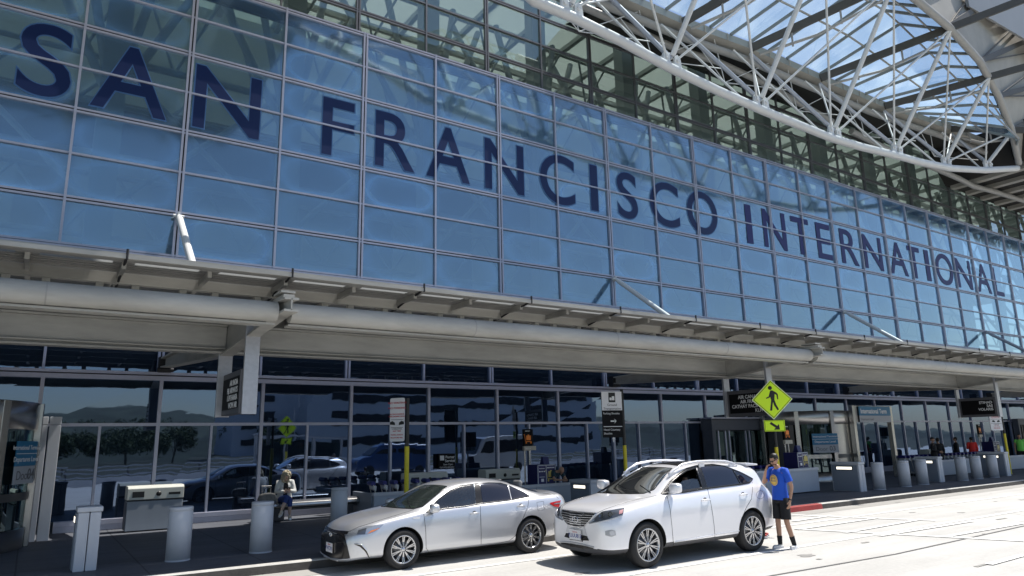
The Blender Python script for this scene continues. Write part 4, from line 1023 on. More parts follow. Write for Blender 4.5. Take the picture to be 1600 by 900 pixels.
# dark lean-in door at the far right edge
t = thing('far_door', 'dark framed doorway at the far right end of the glass wall', 'door', (55.5, 21.0, Z))
g = MB(); g.box(-1.6, 1.6, -.25, .1, 2.35, 2.75); g.box(-1.6, -1.4, -.25, .1, 0, 2.35); g.box(1.4, 1.6, -.25, .1, 0, 2.35); obj('frame', g, M_dgrey, t, bevel=.01)
g = MB(); g.box(-1.4, 1.4, -.05, .0, 0, 2.35); obj('door_pane', g, M_black, t)
for x in (-.75, 0, .75):
    g = MB(); g.box(x-.03, x+.03, -.1, -.05, 0, 2.35); obj('door_stile', g, M_dsteel, t)
# ================================================================== PEOPLE
M_skin = mat('skin_tan', (.42, .24, .16), .55, var=.06, scale=10); M_skinp = mat('skin_pale', (.62, .42, .33), .55, var=.05, scale=10); M_skind = mat('skin_brown', (.20, .10, .065), .55)
M_hairb = mat('hair_black', (.012, .010, .009), .45, var=.3, scale=30, bump=.4, bscale=60); M_hairg = mat('hair_blonde_grey', (.42, .37, .27), .7, var=.35, scale=25, bump=.8, bscale=45)
M_shades = mat('sunglasses_black', (.008, .008, .008), .15)
def skinmesh(verts, edges, sub=2, root=0):
    me = bpy.data.meshes.new('sk'); me.from_pydata([v[0] for v in verts], edges, [])
    o = bpy.data.objects.new('sk', me); COL.objects.link(o)
    md = o.modifiers.new('k', 'SKIN'); md.use_smooth_shade = True; md.branch_smoothing = .4
    for i, v in enumerate(verts):
        r = v[1]; sv = me.skin_vertices[0].data[i]; sv.radius = (r, r) if not isinstance(r, tuple) else r; sv.use_root = (i == root)
    m2 = o.modifiers.new('s', 'SUBSURF'); m2.levels = sub; m2.render_levels = sub
    bpy.context.view_layer.update(); dg = bpy.context.evaluated_depsgraph_get()
    r = bpy.data.meshes.new_from_object(o.evaluated_get(dg)); bpy.data.objects.remove(o)
    g = MB(); g.add([tuple(v.co) for v in r.vertices], [tuple(p.vertices) for p in r.polygons], 0, True); bpy.data.meshes.remove(r)
    return g
def V(*a): return Vector(a)
def blob(c, r, n=16, m=12, M=None):
    g = MB(); vs = []
    for i in range(m+1):
        th = PI*i/m
        for k in range(n): a = 2*PI*k/n; vs.append((c[0]+r[0]*math.sin(th)*math.cos(a), c[1]+r[1]*math.sin(th)*math.sin(a), c[2]+r[2]*math.cos(th)))
    g.add(vs, [(i*n+k, i*n+(k+1) % n, (i+1)*n+(k+1) % n, (i+1)*n+k) for i in range(m) for k in range(n)], 0, True)
    return g
def head_mesh(s=1.):
    """head centred on the skull, facing -y; about 0.23 high"""
    g = blob((0, .012, .02), (.074, .094, .100), 20, 16)
    vs = []
    for x, y, z in g.v:                      # narrow the jaw, flatten the face
        if z < 0: k = 1-.30*min(1, -z/.09); x *= k; y = y*(1-.12*min(1, -z/.09))-.012*min(1, -z/.09)
        if y < -.06: y = -.06+(y+.06)*.72
        vs.append((x, y, z))
    g.v = vs
    g.merge(blob((0, -.088, -.012), (.013, .020, .024), 10, 8))            # nose
    g.merge(blob((0, -.077, -.052), (.024, .008, .008), 10, 6))            # mouth
    g.merge(blob((0, -.062, -.082), (.026, .022, .020), 10, 8))            # chin
    for sd_ in (-1, 1):
        g.merge(blob((sd_*.075, .015, -.002), (.010, .020, .030), 8, 8))   # ears
        g.merge(blob((sd_*.030, -.070, .018), (.014, .010, .008), 8, 6))   # eyes
        g.merge(blob((sd_*.030, -.074, .036), (.020, .008, .006), 8, 6))   # brow
    return g
def hand(wr, d, palm, side, curl=.5, s=1.):
    """palm, four fingers and a thumb grown from the wrist along d; palm = palm normal"""
    d = d.normalized(); pn = palm.normalized(); sd_ = d.cross(pn).normalized()*side
    g = MB(); c = wr+d*.048
    b = blob((0,0,0), (.040, .016, .050), 12, 10); g.merge(b, Matrix((tuple(sd_)+(c.x,), tuple(pn)+(c.y,), tuple(d)+(c.z,), (0,0,0,1))) if 0 else Matrix(((sd_.x, pn.x, d.x, c.x), (sd_.y, pn.y, d.y, c.y), (sd_.z, pn.z, d.z, c.z), (0,0,0,1))))
    for k, (off, L_) in enumerate(((-.028, .070), (-.010, .080), (.009, .075), (.027, .060))):
        p = wr+d*.088+sd_*off; q1 = p+(d*math.cos(curl*.6)+pn*math.sin(curl*.6))*L_*.45; q2 = q1+(d*math.cos(curl*1.5)+pn*math.sin(curl*1.5))*L_*.35; q3 = q2+(d*math.cos(curl*2.2)+pn*math.sin(curl*2.2))*L_*.25
        g.path([p-d*.02, p, q1, q2, q3], [.0095, .0095, .009, .008, .006], 8)
    p = wr+d*.03-sd_*.03; g.path([p, p+(-sd_*.7+d*.6)*.035+pn*.006, p+(-sd_*.8+d*1.5)*.035+pn*.016], [.012, .011, .007], 8)
    return g
def person(label, loc, rz, J, skin, top, bottom, shoes, hair, sleeve=.45, leg=.5, topc=1., group=None, sock=None, jacket=None, scale=1., shades=False, halfbody=False, hairkind='short', skirt=False):
    """J: joints in local metres, facing -y. One continuous body mesh; clothes, hair and shoes are children."""
    t = thing('person', label, 'person', loc, rz, group); t.scale = (scale,)*3
    P = {k: Vector(v) for k, v in J.items() if isinstance(v, tuple)}
    b = [(P['pelvis'], (.13, .10)), (P['spine'], (.12, .09)), (P['chest'], (.145, .10)), (P['neck'], .055), (P['headb'], .048)]
    e = [(0,1),(1,2),(2,3),(3,4)]
    for s in ('L', 'R'):
        n = len(b); b += [(P['sh'+s], .062), (P['el'+s], .042), (P['wr'+s], .027), (P['wr'+s]+(P['wr'+s]-P['el'+s]).normalized()*.03, .024)]; e += [(2, n), (n, n+1), (n+1, n+2), (n+2, n+3)]
        if not halfbody:
            n = len(b); b += [(P['hip'+s], .088), (P['kn'+s], .056), ((P['kn'+s]*.6+P['an'+s]*.4), .055), (P['an'+s], .036)]; e += [(0, n), (n, n+1), (n+1, n+2), (n+2, n+3)]
    g = skinmesh(b, e, 2)
    hd = P['head']; tilt = J.get('tilt', (0, 0, 0)) 
    HM = Matrix.Translation(hd) @ Matrix.Rotation(tilt[2], 4, 'Z') @ Matrix.Rotation(tilt[0], 4, 'X') @ Matrix.Rotation(tilt[1], 4, 'Y')
    g.merge(head_mesh(), HM)
    for s, sg in (('L', 1), ('R', -1)):
        d = P['wr'+s]-P['el'+s]; pn = Vector(J.get('palm'+s, (-sg*.9, -.2, 0))); hd_ = Vector(J.get('hand'+s, d))
        g.merge(hand(P['wr'+s], hd_, pn, sg, J.get('curl'+s, .45)))
    obj('body', g, skin, t)
    # clothes: lofted sections that follow the spine and limbs
    lat = (P['shL']-P['shR']).normalized()
    def sect(secs, n=20):
        g = MB(); vs = []; m = len(secs)
        for i_, (c, rx, ry) in enumerate(secs):
            ax_ = (secs[min(i_+1, m-1)][0]-secs[max(i_-1, 0)][0]).normalized(); l_ = (lat-ax_*lat.dot(ax_)).normalized(); f_ = ax_.cross(l_)
            for k in range(n):
                a = 2*PI*k/n; wv = 1+.018*math.sin(3*a+i_*1.3)
                vs.append(c+l_*rx*math.cos(a)*wv+f_*ry*math.sin(a)*wv)
        g.add(vs, [(i_*n+k, i_*n+(k+1) % n, (i_+1)*n+(k+1) % n, (i_+1)*n+k) for i_ in range(m-1) for k in range(n)]+[tuple(range((m-1)*n, m*n))], 0, True); return g
    pe, sp_, ch, nk = P['pelvis'], P['spine'], P['chest'], P['neck']
    dn = (pe-sp_).normalized(); shm = (P['shL']+P['shR'])/2
    def shirt(k, lo=.06):
        g = sect([(pe+dn*lo, .192*k, .148*k), (pe, .184*k, .142*k), (sp_, .165*k, .124*k), (sp_.lerp(ch, .5), .172*k, .128*k), (ch, .188*k, .130*k), (ch.lerp(shm, .7), .178*k, .112*k), (shm+(nk-shm)*.35, .120*k, .088*k), (shm+(nk-shm)*.8, .068*k, .066*k)])
        for s in ('L', 'R'):
            a, e_, w_ = P['sh'+s], P['el'+s], P['wr'+s]; inn = a.lerp(shm, .38)
            if sleeve < .62: q = a.lerp(e_, min(1, sleeve*1.7)); g.path([inn, a, a.lerp(q, .5), q], [.072*k, .076*k, .070*k, .072*k], 14)
            else: g.path([inn, a, a.lerp(e_, .5), e_, e_.lerp(w_, .5), e_.lerp(w_, .93)], [.070*k, .074*k, .062*k, .055*k, .048*k, .043*k], 14)
        return g
    if not jacket or 1: obj('shirt', shirt(1.), top, t)
    if jacket:
        g = shirt(1.09, .10); ft = -(Vector((0,1,0)))
        keep = []
        for f in g.f:
            c = sum((Vector(g.v[i_]) for i_ in f), Vector())/len(f)
            if abs((c-ch).dot(lat)) < .05 and (c-ch).y < -.04 and c.z < shm.z+.02: continue
            keep.append(f)
        g.f = keep; g.mi = [0]*len(keep); g.sm = [True]*len(keep); obj('jacket', g, jacket, t)
    if not halfbody:
        g = sect([(pe+(sp_-pe).normalized()*.04, .150, .114), (pe, .160, .120), (pe+dn*.09, .172, .128), (pe+dn*.13, .12, .10)])
        for s in ('L', 'R'):
            h_, k_, a_ = P['hip'+s], P['kn'+s], P['an'+s]
            if leg < .5: q = h_.lerp(k_, leg*2); g.path([h_.lerp(pe, .3), h_, h_.lerp(q, .5), q], [.098, .104, .100, .098], 16)
            else: g.path([h_.lerp(pe, .3), h_, h_.lerp(k_, .5), k_, k_.lerp(a_, .5*(leg-.5)*2), k_.lerp(a_, (leg-.5)*2*.97)], [.098, .104, .088, .072, .066, .062], 16)
        obj('trousers', g, bottom, t)
        for s in ('L', 'R'):
            a = P['an'+s]; toe = P['toe'+s]; d = (toe-a); d2 = Vector((d.x, d.y, d.z)).normalized()
            g = skinmesh([(a+V(0,0,-.015)-d2*.035, (.040,.045)), (a+d2*.05+V(0,0,-.045), (.044,.034)), (toe-d2*.06, (.046,.026)), (toe, (.034,.020))], [(0,1),(1,2),(2,3)], 2)
            o = obj('shoe', g, shoes, t)
            g = MB(); zz = min(a.z, toe.z)-.07; g.path([a-d2*.06+V(0,0,-.075), a+d2*.04+V(0,0,-.078), toe+V(0,0,-.018)], [.036,.040,.032], 10); obj('sole', g, M_signw if shoes.name != 'shoe_dark' else M_pblk, o)
            if sock:
                g = MB(); g.tube(a+V(0,0,-.02), a.lerp(P['kn'+s], .34), .044, 14, r2=.054); obj('sock', g, sock, t)
    # hair
    if hairkind == 'short':
        g = blob((0, .022, .036), (.083, .098, .096), 20, 14); g.f = [f for f in g.f if (lambda c: c[2] > (.082 if c[1] < -.035 else (-.035 if c[1] > .03 else .03)))([sum(g.v[i][k] for i in f)/len(f) for k in range(3)])]
        g.mi = [0]*len(g.f); g.sm = [True]*len(g.f); obj('hair', g.xf(HM), hair, t)
    elif hairkind == 'curly':
        q = random.Random(5); g = MB()
        for _ in range(150):
            th = q.uniform(0, 2*PI); z_ = q.uniform(-.16, .12); rr = .098*math.sqrt(max(.1, 1-(max(0, z_)/.13)**2)); x_ = rr*math.cos(th)*1.05; y_ = .02+rr*math.sin(th)
            if y_ < -.05 and -.13 < z_ < .045 and abs(x_) < .05: continue
            g.merge(blob((x_, y_, z_+.01), (q.uniform(.018,.034),)*3, 8, 6))
        obj('hair', g.xf(HM), hair, t)
    elif hairkind == 'cap':
        g = blob((0, .012, .045), (.088, .104, .085), 20, 14); g.f = [f for f in g.f if sum(g.v[i][2] for i in f)/len(f) > .05]; g.mi = [0]*len(g.f); g.sm = [True]*len(g.f)
        g.box(-.06, .06, -.16, -.06, .048, .058); obj('cap', g.xf(HM), hair, t)
    if shades:
        g = MB(); 
        for sd_ in (-1, 1): g.merge(blob((sd_*.034, -.082, .016), (.028, .008, .019), 12, 8)); g.bar((sd_*.066, -.075, .022), (sd_*.082, .015, .018), .006, .010)
        g.bar((-.01, -.088, .022), (.01, -.088, .022), .006, .006, up=(0,1,0)); obj('sunglasses', g.xf(HM), M_shades, t)
    return t
def standing(h=1.75, **kw):
    k = h/1.75
    J = dict(pelvis=(0,0,.95), spine=(0,.0,1.12), chest=(0,.0,1.33), neck=(0,.015,1.49), headb=(0,.01,1.56), head=(0,-.01,1.635),
        shL=(.185,.01,1.425), shR=(-.185,.01,1.425), elL=(.245,.03,1.14), elR=(-.245,.03,1.14), wrL=(.255,-.05,.89), wrR=(-.255,-.05,.89),
        hipL=(.095,0,.90), hipR=(-.095,0,.90), knL=(.10,-.02,.50), knR=(-.10,-.02,.50), anL=(.105,.02,.09), anR=(-.105,.02,.09), toeL=(.125,-.15,.035), toeR=(-.125,-.15,.035))
    J.update(kw); return {a: (tuple(c*k for c in b) if a not in ('tilt','palmL','palmR','curlL','curlR','handL','handR') else b) for a, b in J.items()}
M_blue = mat('shirt_royal_blue', (.012, .085, .52), .75, var=.12, scale=7, bump=.25, bscale=9); M_blk2 = mat('cloth_black', (.012, .012, .014), .8, var=.3, scale=8, bump=.3, bscale=10)
M_shoew = mat('shoe_white', (.62, .62, .62), .5, var=.15, scale=20); M_shoed = mat('shoe_dark', (.02, .02, .022), .5); M_shoer = mat('shoe_red', (.45, .03, .02), .5)
man = person('man in blue T-shirt and black shorts, hand at his face, standing behind the SUV', (12.20, 8.95, 0), -1.72,
    standing(1.77, head=(0,-.075,1.625), headb=(0,-.03,1.56), neck=(0,-.005,1.49), tilt=(.52, 0, -.1), elR=(-.23,-.20,1.19), wrR=(-.07,-.265,1.43), handR=(.22,.30,.93), palmR=(.5,.9,-.2), curlR=.7,
        elL=(.27,.06,1.13), wrL=(.275,-.03,.88), knL=(.13,-.03,.50), anL=(.15,.10,.09), toeL=(.20,-.06,.035), knR=(-.08,-.05,.50), anR=(-.07,-.06,.09), toeR=(-.10,-.23,.035)),
    M_skin, M_blue, M_blk2, M_shoew, M_hairb, sleeve=.40, leg=.46, sock=M_blk2, shades=True)
g = MB(); g.lathe([(0,-.004),(.103,-.002),(.105,.004)], ax='y', n=32)
cur = obj('shirt_print', g, mat('print_gold', (.72, .48, .10), .6), man); cur.location = (0, -.146, 1.27); cur.rotation_euler = (.05, 0, 0)
g = MB(); g.lathe([(.088,-.007),(.093,-.007)], ax='y', n=32); g.box(-.075, .075, -.007, -.0045, -.022, -.012); g.box(-.05,-.042,-.007,-.0045,-.012,.05); g.box(.042,.05,-.007,-.0045,-.012,.05); g.box(-.046,.046,-.007,-.0045,.035,.043)
p2 = obj('print_lines', g, mat('print_blue', (.02,.05,.25), .6), cur)
man.scale = (.93, .93, 1.0)
g = MB(); g.tube((.268,-.012,.925), (.273,-.025,.895), .036, 14); obj('wristwatch', g, M_pblk, man)
person('person with red shoes crouching behind the rear bumper of the white SUV', (13.25, 10.35, 0), .6,
    dict(pelvis=(0,.10,.36), spine=(0,.06,.52), chest=(0,-.04,.70), neck=(0,-.10,.84), headb=(0,-.13,.89), head=(0,-.17,.95), tilt=(.4,0,0), shL=(.17,-.05,.78), shR=(-.17,-.05,.78), elL=(.22,-.22,.60), elR=(-.22,-.22,.60), wrL=(.10,-.38,.60), wrR=(-.10,-.38,.60),
         hipL=(.09,.08,.33), hipR=(-.09,.08,.33), knL=(.14,-.30,.50), knR=(-.14,-.30,.46), anL=(.12,-.04,.09), anR=(-.12,-.02,.09), toeL=(.13,-.20,.035), toeR=(-.13,-.18,.035)), M_skind, M_blk2, M_blk2, M_shoer, M_hairb, leg=.98, sleeve=.9)
# seated woman
M_jack = mat('jacket_pale_grey', (.52, .53, .52), .8, var=.12, scale=8, bump=.3, bscale=10); M_denim = mat('denim_blue', (.03, .06, .22), .85, var=.15, scale=9, bump=.3, bscale=14); M_shoec = mat('shoe_cream', (.6, .52, .42), .5)
person('seated woman with curly blonde hair and a pale jacket reading a phone on the bench', (5.88, 20.02, .12), -.1,
    dict(pelvis=(0,.05,.62), spine=(0,.06,.78), chest=(0,.0,.97), neck=(0,-.06,1.10), headb=(0,-.09,1.15), head=(0,-.13,1.205), tilt=(.55,0,.1),
         shL=(.165,-.02,1.045), shR=(-.165,-.02,1.045), elL=(.24,-.08,.80), elR=(-.24,-.08,.80), wrL=(.06,-.27,.82), wrR=(-.04,-.27,.80), palmL=(-.5,.5,.6), palmR=(.5,.5,.6), curlL=.8, curlR=.8,
         hipL=(.09,.03,.58), hipR=(-.09,.03,.58), knL=(.07,-.40,.60), knR=(-.02,-.42,.66), anL=(.09,-.34,.20), anR=(-.16,-.52,.34), toeL=(.09,-.49,.13), toeR=(-.22,-.60,.22)),
    M_skinp, M_blk2, M_denim, M_shoec, M_hairg, sleeve=.9, leg=.72, jacket=M_jack, hairkind='curly')
g = MB(); ph = thing('phone', 'dark phone held by the seated woman', 'phone', (5.90, 19.70, .97)); g.box(-.035, .035, -.004, .004, -.07, .07); obj('case', g, M_pblk, ph, bevel=.003)
# man bent over the kiosk
person('man in a dark T-shirt bent over the graphite kiosk with the lit slot', (14.15, 18.72, .12), .12,
    standing(1.68, pelvis=(0,.28,.80), spine=(0,.18,.92), chest=(0,-.02,1.03), neck=(0,-.15,1.07), headb=(0,-.2,1.09), head=(0,-.27,1.10), tilt=(.75,0,0), shL=(.18,-.05,1.04), shR=(-.18,-.05,1.04), elL=(.27,-.20,.82), elR=(-.27,-.20,.82), wrL=(.06,-.36,.80), wrR=(-.06,-.36,.80), hipL=(.095,.28,.80), hipR=(-.095,.28,.80), knL=(.1,.22,.45), knR=(-.1,.22,.45), anL=(.1,.32,.09), anR=(-.1,.32,.09), toeL=(.1,.15,.035), toeR=(-.1,.15,.035)),
    M_skin, mat('shirt_dark_teal', (.02, .05, .065), .8), M_blk2, M_shoed, M_hairb, sleeve=.4, leg=.98, hairkind='none')
person('police officer in a black uniform and cap left of the far row of carts', (35.6, 17.4, .15), .25, standing(1.74, wrL=(.10,-.25,1.08), wrR=(-.10,-.25,1.08), elL=(.27,.02,1.16), elR=(-.27,.02,1.16)), M_skin, M_blk2, M_blk2, M_shoed, M_pblk, sleeve=.9, leg=.98, hairkind='cap')
person('second person in black standing right of the capped officer', (36.9, 17.8, .15), 2.6, standing(1.70), M_skin, M_blk2, M_blk2, M_shoed, M_hairb, sleeve=.9, leg=.98)
person('person with dark hair and black coat between the officers and the person in red', (40.2, 18.5, .15), -2.7, standing(1.70), M_skin, M_blk2, M_blk2, M_shoed, M_hairb, sleeve=.9, leg=.98)
person('person in a bright red top behind the long low wall', (41.7, 18.4, .15), 2.4, standing(1.68, wrL=(.12,-.2,1.15), elL=(.25,0,1.15)), M_skin, mat('top_red', (.72, .035, .03), .8), M_blk2, M_shoed, M_hairb, sleeve=.9, leg=.98)
person('worker in a fluorescent green vest at the right edge', (44.2, 17.1, .15), -1.2, standing(1.78), M_skin, mat('vest_green', (.22, .75, .12), .7), M_blk2, M_shoed, M_hairb, sleeve=.2, leg=.98)
# ================================================================== CARS
def interp(keys, x):
    if x <= keys[0][0]: return keys[0][1]
    for (a, va), (b, vb) in zip(keys, keys[1:]):
        if x <= b:
            t = (x-a)/(b-a); return va+(vb-va)*t
    return keys[-1][1]
def paint(name, col, metal, rough, flake=.0):
    m = bpy.data.materials.new(name); t = nodes(m); N = t.nodes; L = t.links
    o = N.new('ShaderNodeOutputMaterial'); b = N.new('ShaderNodeBsdfPrincipled'); L.new(b.outputs[0], o.inputs[0])
    b.inputs['Base Color'].default_value = (*col, 1); b.inputs['Metallic'].default_value = metal; b.inputs['Roughness'].default_value = rough
    b.inputs['Coat Weight'].default_value = 1; b.inputs['Coat Roughness'].default_value = .04
    tc = N.new('ShaderNodeTexCoord'); n = N.new('ShaderNodeTexNoise'); n.inputs['Scale'].default_value = 1.3; n.inputs['Detail'].default_value = 5; L.new(tc.outputs['Object'], n.inputs[0])
    r = N.new('ShaderNodeMapRange'); r.inputs[3].default_value = rough-.06; r.inputs[4].default_value = rough+.10; L.new(n.outputs[0], r.inputs[0]); L.new(r.outputs[0], b.inputs['Roughness'])
    r2 = N.new('ShaderNodeMapRange'); r2.inputs[3].default_value = .02; r2.inputs[4].default_value = .12; L.new(n.outputs[0], r2.inputs[0]); L.new(r2.outputs[0], b.inputs['Coat Roughness'])
    return m
M_silver = paint('paint_silver', (.62, .63, .66), .62, .30)
M_pearl = paint('paint_white_pearl', (.82, .82, .85), .30, .30)
M_tyre = mat('tyre_rubber', (.018, .018, .019), .75, var=.25, scale=8)
M_rim = mat('alloy_rim', (.55, .55, .56), .24, metal=.9)
M_rimd = mat('wheel_dark', (.03, .03, .032), .5, metal=.3)
M_well = mat('wheel_well_black', (.008, .008, .008), .9)
M_trim = mat('trim_black_gloss', (.010, .010, .011), .22)
M_plast = mat('cladding_grey_plastic', (.07, .07, .075), .6)
M_chrome = mat('chrome', (.75, .76, .78), .12, metal=1.)
M_tail = mat('tail_lamp_red', (.45, .012, .015), .15, coat=1.)
M_amber = mat('lamp_amber', (.75, .20, .03), .2, coat=1.)
M_lens = mat('lamp_clear', (.42, .45, .50), .12, metal=.55, coat=1.)
M_lensd = mat('lamp_dark', (.10, .11, .13), .15, metal=.4, coat=1.)
M_plate = mat('licence_plate_white', (.70, .70, .72), .4)
M_plateb = mat('plate_blue_text', (.03, .05, .25), .5)
M_lining = mat('cabin_lining', (.035, .035, .038), .9)
M_int = mat('seat_grey', (.20, .20, .20), .8); M_intd = mat('dashboard_dark', (.03, .03, .033), .6)
def car_glass(name, tint, refl, dark, film=(.012, .016, .022)):
    m = bpy.data.materials.new(name); t = nodes(m); N = t.nodes; L = t.links
    o = N.new('ShaderNodeOutputMaterial'); a = N.new('ShaderNodeBsdfTransparent'); b = N.new('ShaderNodeBsdfGlossy'); d = N.new('ShaderNodeBsdfDiffuse')
    x = N.new('ShaderNodeMixShader'); y = N.new('ShaderNodeMixShader'); f = N.new('ShaderNodeFresnel'); f.inputs[0].default_value = 1.52
    a.inputs[0].default_value = (*tint, 1); d.inputs[0].default_value = (*film, 1); b.inputs['Roughness'].default_value = .01; b.inputs[0].default_value = (.9, .95, 1, 1)
    y.inputs[0].default_value = dark; L.new(a.outputs[0], y.inputs[1]); L.new(d.outputs[0], y.inputs[2])
    fa = N.new('ShaderNodeMath'); fa.operation = 'MULTIPLY_ADD'; L.new(f.outputs[0], fa.inputs[0]); fa.inputs[1].default_value = 1.0; fa.inputs[2].default_value = refl; fa.use_clamp = True
    L.new(fa.outputs[0], x.inputs[0]); L.new(y.outputs[0], x.inputs[1]); L.new(b.outputs[0], x.inputs[2]); L.new(x.outputs[0], o.inputs[0]); return m
M_wsg = car_glass('windscreen_glass', (.66, .78, .74), .03, .22, (.09, .12, .115))
M_fdg = car_glass('front_window_glass', (.50, .58, .62), .03, .18, (.05, .07, .10))
M_tint = car_glass('tinted_glass', (.08, .09, .12), .015, .85, (.008, .010, .022))

class Car:
    def __init__(s, name, label, X, Yc, sc, paintm, S, groups=None):
        s.t = thing(name, label, 'car', (X, Yc, 0)); s.t.scale = (sc, sc, sc); s.sc = sc; s.X = X; s.Yc = Yc; s.pm = paintm; s.S = S; s.warp = None
    def val(s, k, x):
        if s.warp: x = s.warp(x)
        return interp(s.S[k], x)
    def shell(s, xs, axles, rw, Wd, clad=None):
        S = s.S; rings = []
        for x in xs:
            zb, zc, zs, ys, ym = (s.val(k, x) for k in ('zb','zc','zs','ys','ym'))
            y5, z5, y6, z6 = (s.val(k, x) for k in ('y5','z5','y6','z6'))
            zm = zb+(zs-zb)*.55
            half = [(0, zb), (ys*.72, zb), (ym*.965, zb+.05), (ym*.99, zb+(zs-zb)*.25), (ym, zm), (ym*.992, zb+(zs-zb)*.8), (ys, zs), (y5, z5), (y5+(y6-y5)*.5, z5+(z6-z5)*.52), (y6, z6), (y6*.62, z6+(zc-z6)*.62), (0, zc)]
            ring = [(x, -y, z) for y, z in half]+[(x, y, z) for y, z in half[-2:0:-1]]
            rings.append(ring)
        n = len(rings[0]); vs = [v for r in rings for v in r]
        fs = [(i*n+k, i*n+(k+1) % n, (i+1)*n+(k+1) % n, (i+1)*n+k) for i in range(len(rings)-1) for k in range(n)]
        for base, flip in ((0, 1), ((len(rings)-1)*n, 0)):     # ladder caps
            for k in range(n//2):
                a, b, c, d = base+k, base+k+1, base+(n-k-1) % n, base+(n-k) % n
                f = [a, b, c, d]
                f = list(dict.fromkeys(f))
                fs.append(tuple(f) if flip else tuple(f[::-1]))
        me = bpy.data.meshes.new('body'); me.from_pydata(vs, [], fs)
        bm = bmesh.new(); bm.from_mesh(me); bmesh.ops.recalc_face_normals(bm, faces=bm.faces); bm.to_mesh(me); bm.free()
        o = bpy.data.objects.new('tmpbody', me); COL.objects.link(o)
        md = o.modifiers.new('s', 'SUBSURF'); md.levels = 3; md.render_levels = 3
        bpy.context.view_layer.update(); dg = bpy.context.evaluated_depsgraph_get()
        ev = bpy.data.meshes.new_from_object(o.evaluated_get(dg)); 
        s.bvh = BVHTree.FromPolygons([v.co.copy() for v in ev.vertices], [tuple(p.vertices) for p in ev.polygons])
        o.modifiers.remove(md); o.data = ev
        ev.materials.clear(); ev.materials.append(s.pm); ev.materials.append(M_well); ev.materials.append(M_plast)
        cut = []
        for ax in axles:
            for sd_ in (-1, 1):
                g = MB(); rr = rw*1.135; yo = sd_*(Wd/2+.1); yi = sd_*(Wd/2-.36)
                g.lathe([(0, min(yo, yi)), (rr, min(yo, yi)), (rr, max(yo, yi)), (0, max(yo, yi))], c=(ax, 0, rw*1.0), ax='y', n=48)
                c = obj('cut', g, M_well); c.data.materials.clear(); c.data.materials.append(M_well)
                bmm = bmesh.new(); bmm.from_mesh(c.data); bmesh.ops.remove_doubles(bmm, verts=bmm.verts, dist=1e-5); bmesh.ops.recalc_face_normals(bmm, faces=bmm.faces); bmm.to_mesh(c.data); bmm.free()
                m_ = o.modifiers.new('b', 'BOOLEAN'); m_.operation = 'DIFFERENCE'; m_.object = c; m_.solver = 'EXACT'; m_.material_mode = 'TRANSFER'; cut.append(c)
        bpy.context.view_layer.update(); dg = bpy.context.evaluated_depsgraph_get()
        fin = bpy.data.meshes.new_from_object(o.evaluated_get(dg))
        bpy.data.objects.remove(o)
        for c in cut: bpy.data.objects.remove(c)
        fin.name = 'body'
        s.body = bpy.data.objects.new('body', fin); COL.objects.link(s.body); s.body.parent = s.t
        for p in fin.polygons:
            p.use_smooth = True
            if clad and p.material_index == 0 and p.center.z < clad(p.center.x): p.material_index = 2
        return s
    def finish(s, holes):
        # openings for the glass: delete shell faces well inside each outline
        bm = bmesh.new(); bm.from_mesh(s.body.data); dl = []
        for f in bm.faces:
            c = f.calc_center_median()
            for h in holes:
                if h(c, f.normal): dl.append(f); break
        bmesh.ops.delete(bm, geom=dl, context='FACES'); bm.to_mesh(s.body.data); bm.free()
        s.body.data.set_sharp_from_angle(angle=math.radians(38))
        zc = min(interp(s.S['zs'], 2.0), 1.2)-.10; me = s.body.data; g = MB()
        fs = [tuple(p.vertices) for p in me.polygons if p.center.z > zc and .9 < p.center.x < 4.5 and p.material_index == 0]
        used = sorted({i for f in fs for i in f}); ix = {u: k for k, u in enumerate(used)}
        g.add([tuple(me.vertices[u].co-me.vertices[u].normal*.022) for u in used], [tuple(ix[i] for i in f) for f in fs], 0, True)
        obj('cabin_lining', g, M_lining, s.t, recalc=False)
    def loc(s, px, py):
        """where the camera ray through a photo pixel meets the shell, in car coordinates"""
        o = Vector((0, 0, CAMZ))-Vector((s.X, s.Yc, 0)); o /= s.sc; d = ray(px, py).normalized()
        h = s.bvh.ray_cast(o, d)
        return (h[0], h[1]) if h[0] is not None else (None, None)
    def side(s, x, z):
        h = s.bvh.ray_cast(Vector((x, -5, z)), Vector((0, 1, 0))); return (h[0], h[1]) if h[0] is not None else (None, None)
    def pts(s, P, mode):
        out = []
        for a, b in P:
            c, n = s.loc(a, b) if mode == 'px' else (s.side(a, b) if mode == 'side' else mode(a, b))
            if c is not None: out.append((c, n))
        return out
    def patch(s, name, lo, hi, m, mode='px', nu=16, nv=6, off=.006, mirror=True, parent=None, smooth=True, thick=0):
        if 'window' in name or 'screen' in name: nu, nv, off = max(nu, 26), max(nv, 12), (off+.007 if off > 0 else off)
        """curved patch between two chains of points laid on the shell"""
        def samp(ch, n):
            L_ = [0]
            for a, b in zip(ch, ch[1:]): L_.append(L_[-1]+math.dist(a, b))
            out = []
            for i in range(n+1):
                t = L_[-1]*i/n; k = 0
                while k < len(L_)-2 and L_[k+1] < t: k += 1
                q = (t-L_[k])/(L_[k+1]-L_[k]) if L_[k+1] > L_[k] else 0
                out.append((ch[k][0]+(ch[k+1][0]-ch[k][0])*q, ch[k][1]+(ch[k+1][1]-ch[k][1])*q))
            return out
        A, B = samp(lo, nu), samp(hi, nu); g = MB(); vs = []; last = None
        for j in range(nv+1):
            for i in range(nu+1):
                p = (A[i][0]+(B[i][0]-A[i][0])*j/nv, A[i][1]+(B[i][1]-A[i][1])*j/nv)
                c, n = s.loc(*p) if mode == 'px' else (s.side(*p) if mode == 'side' else mode(*p))
                if c is None: c, n = last if last else (Vector((0,0,0)), Vector((0,0,1)))
                last = (c, n); vs.append(c+n*off)
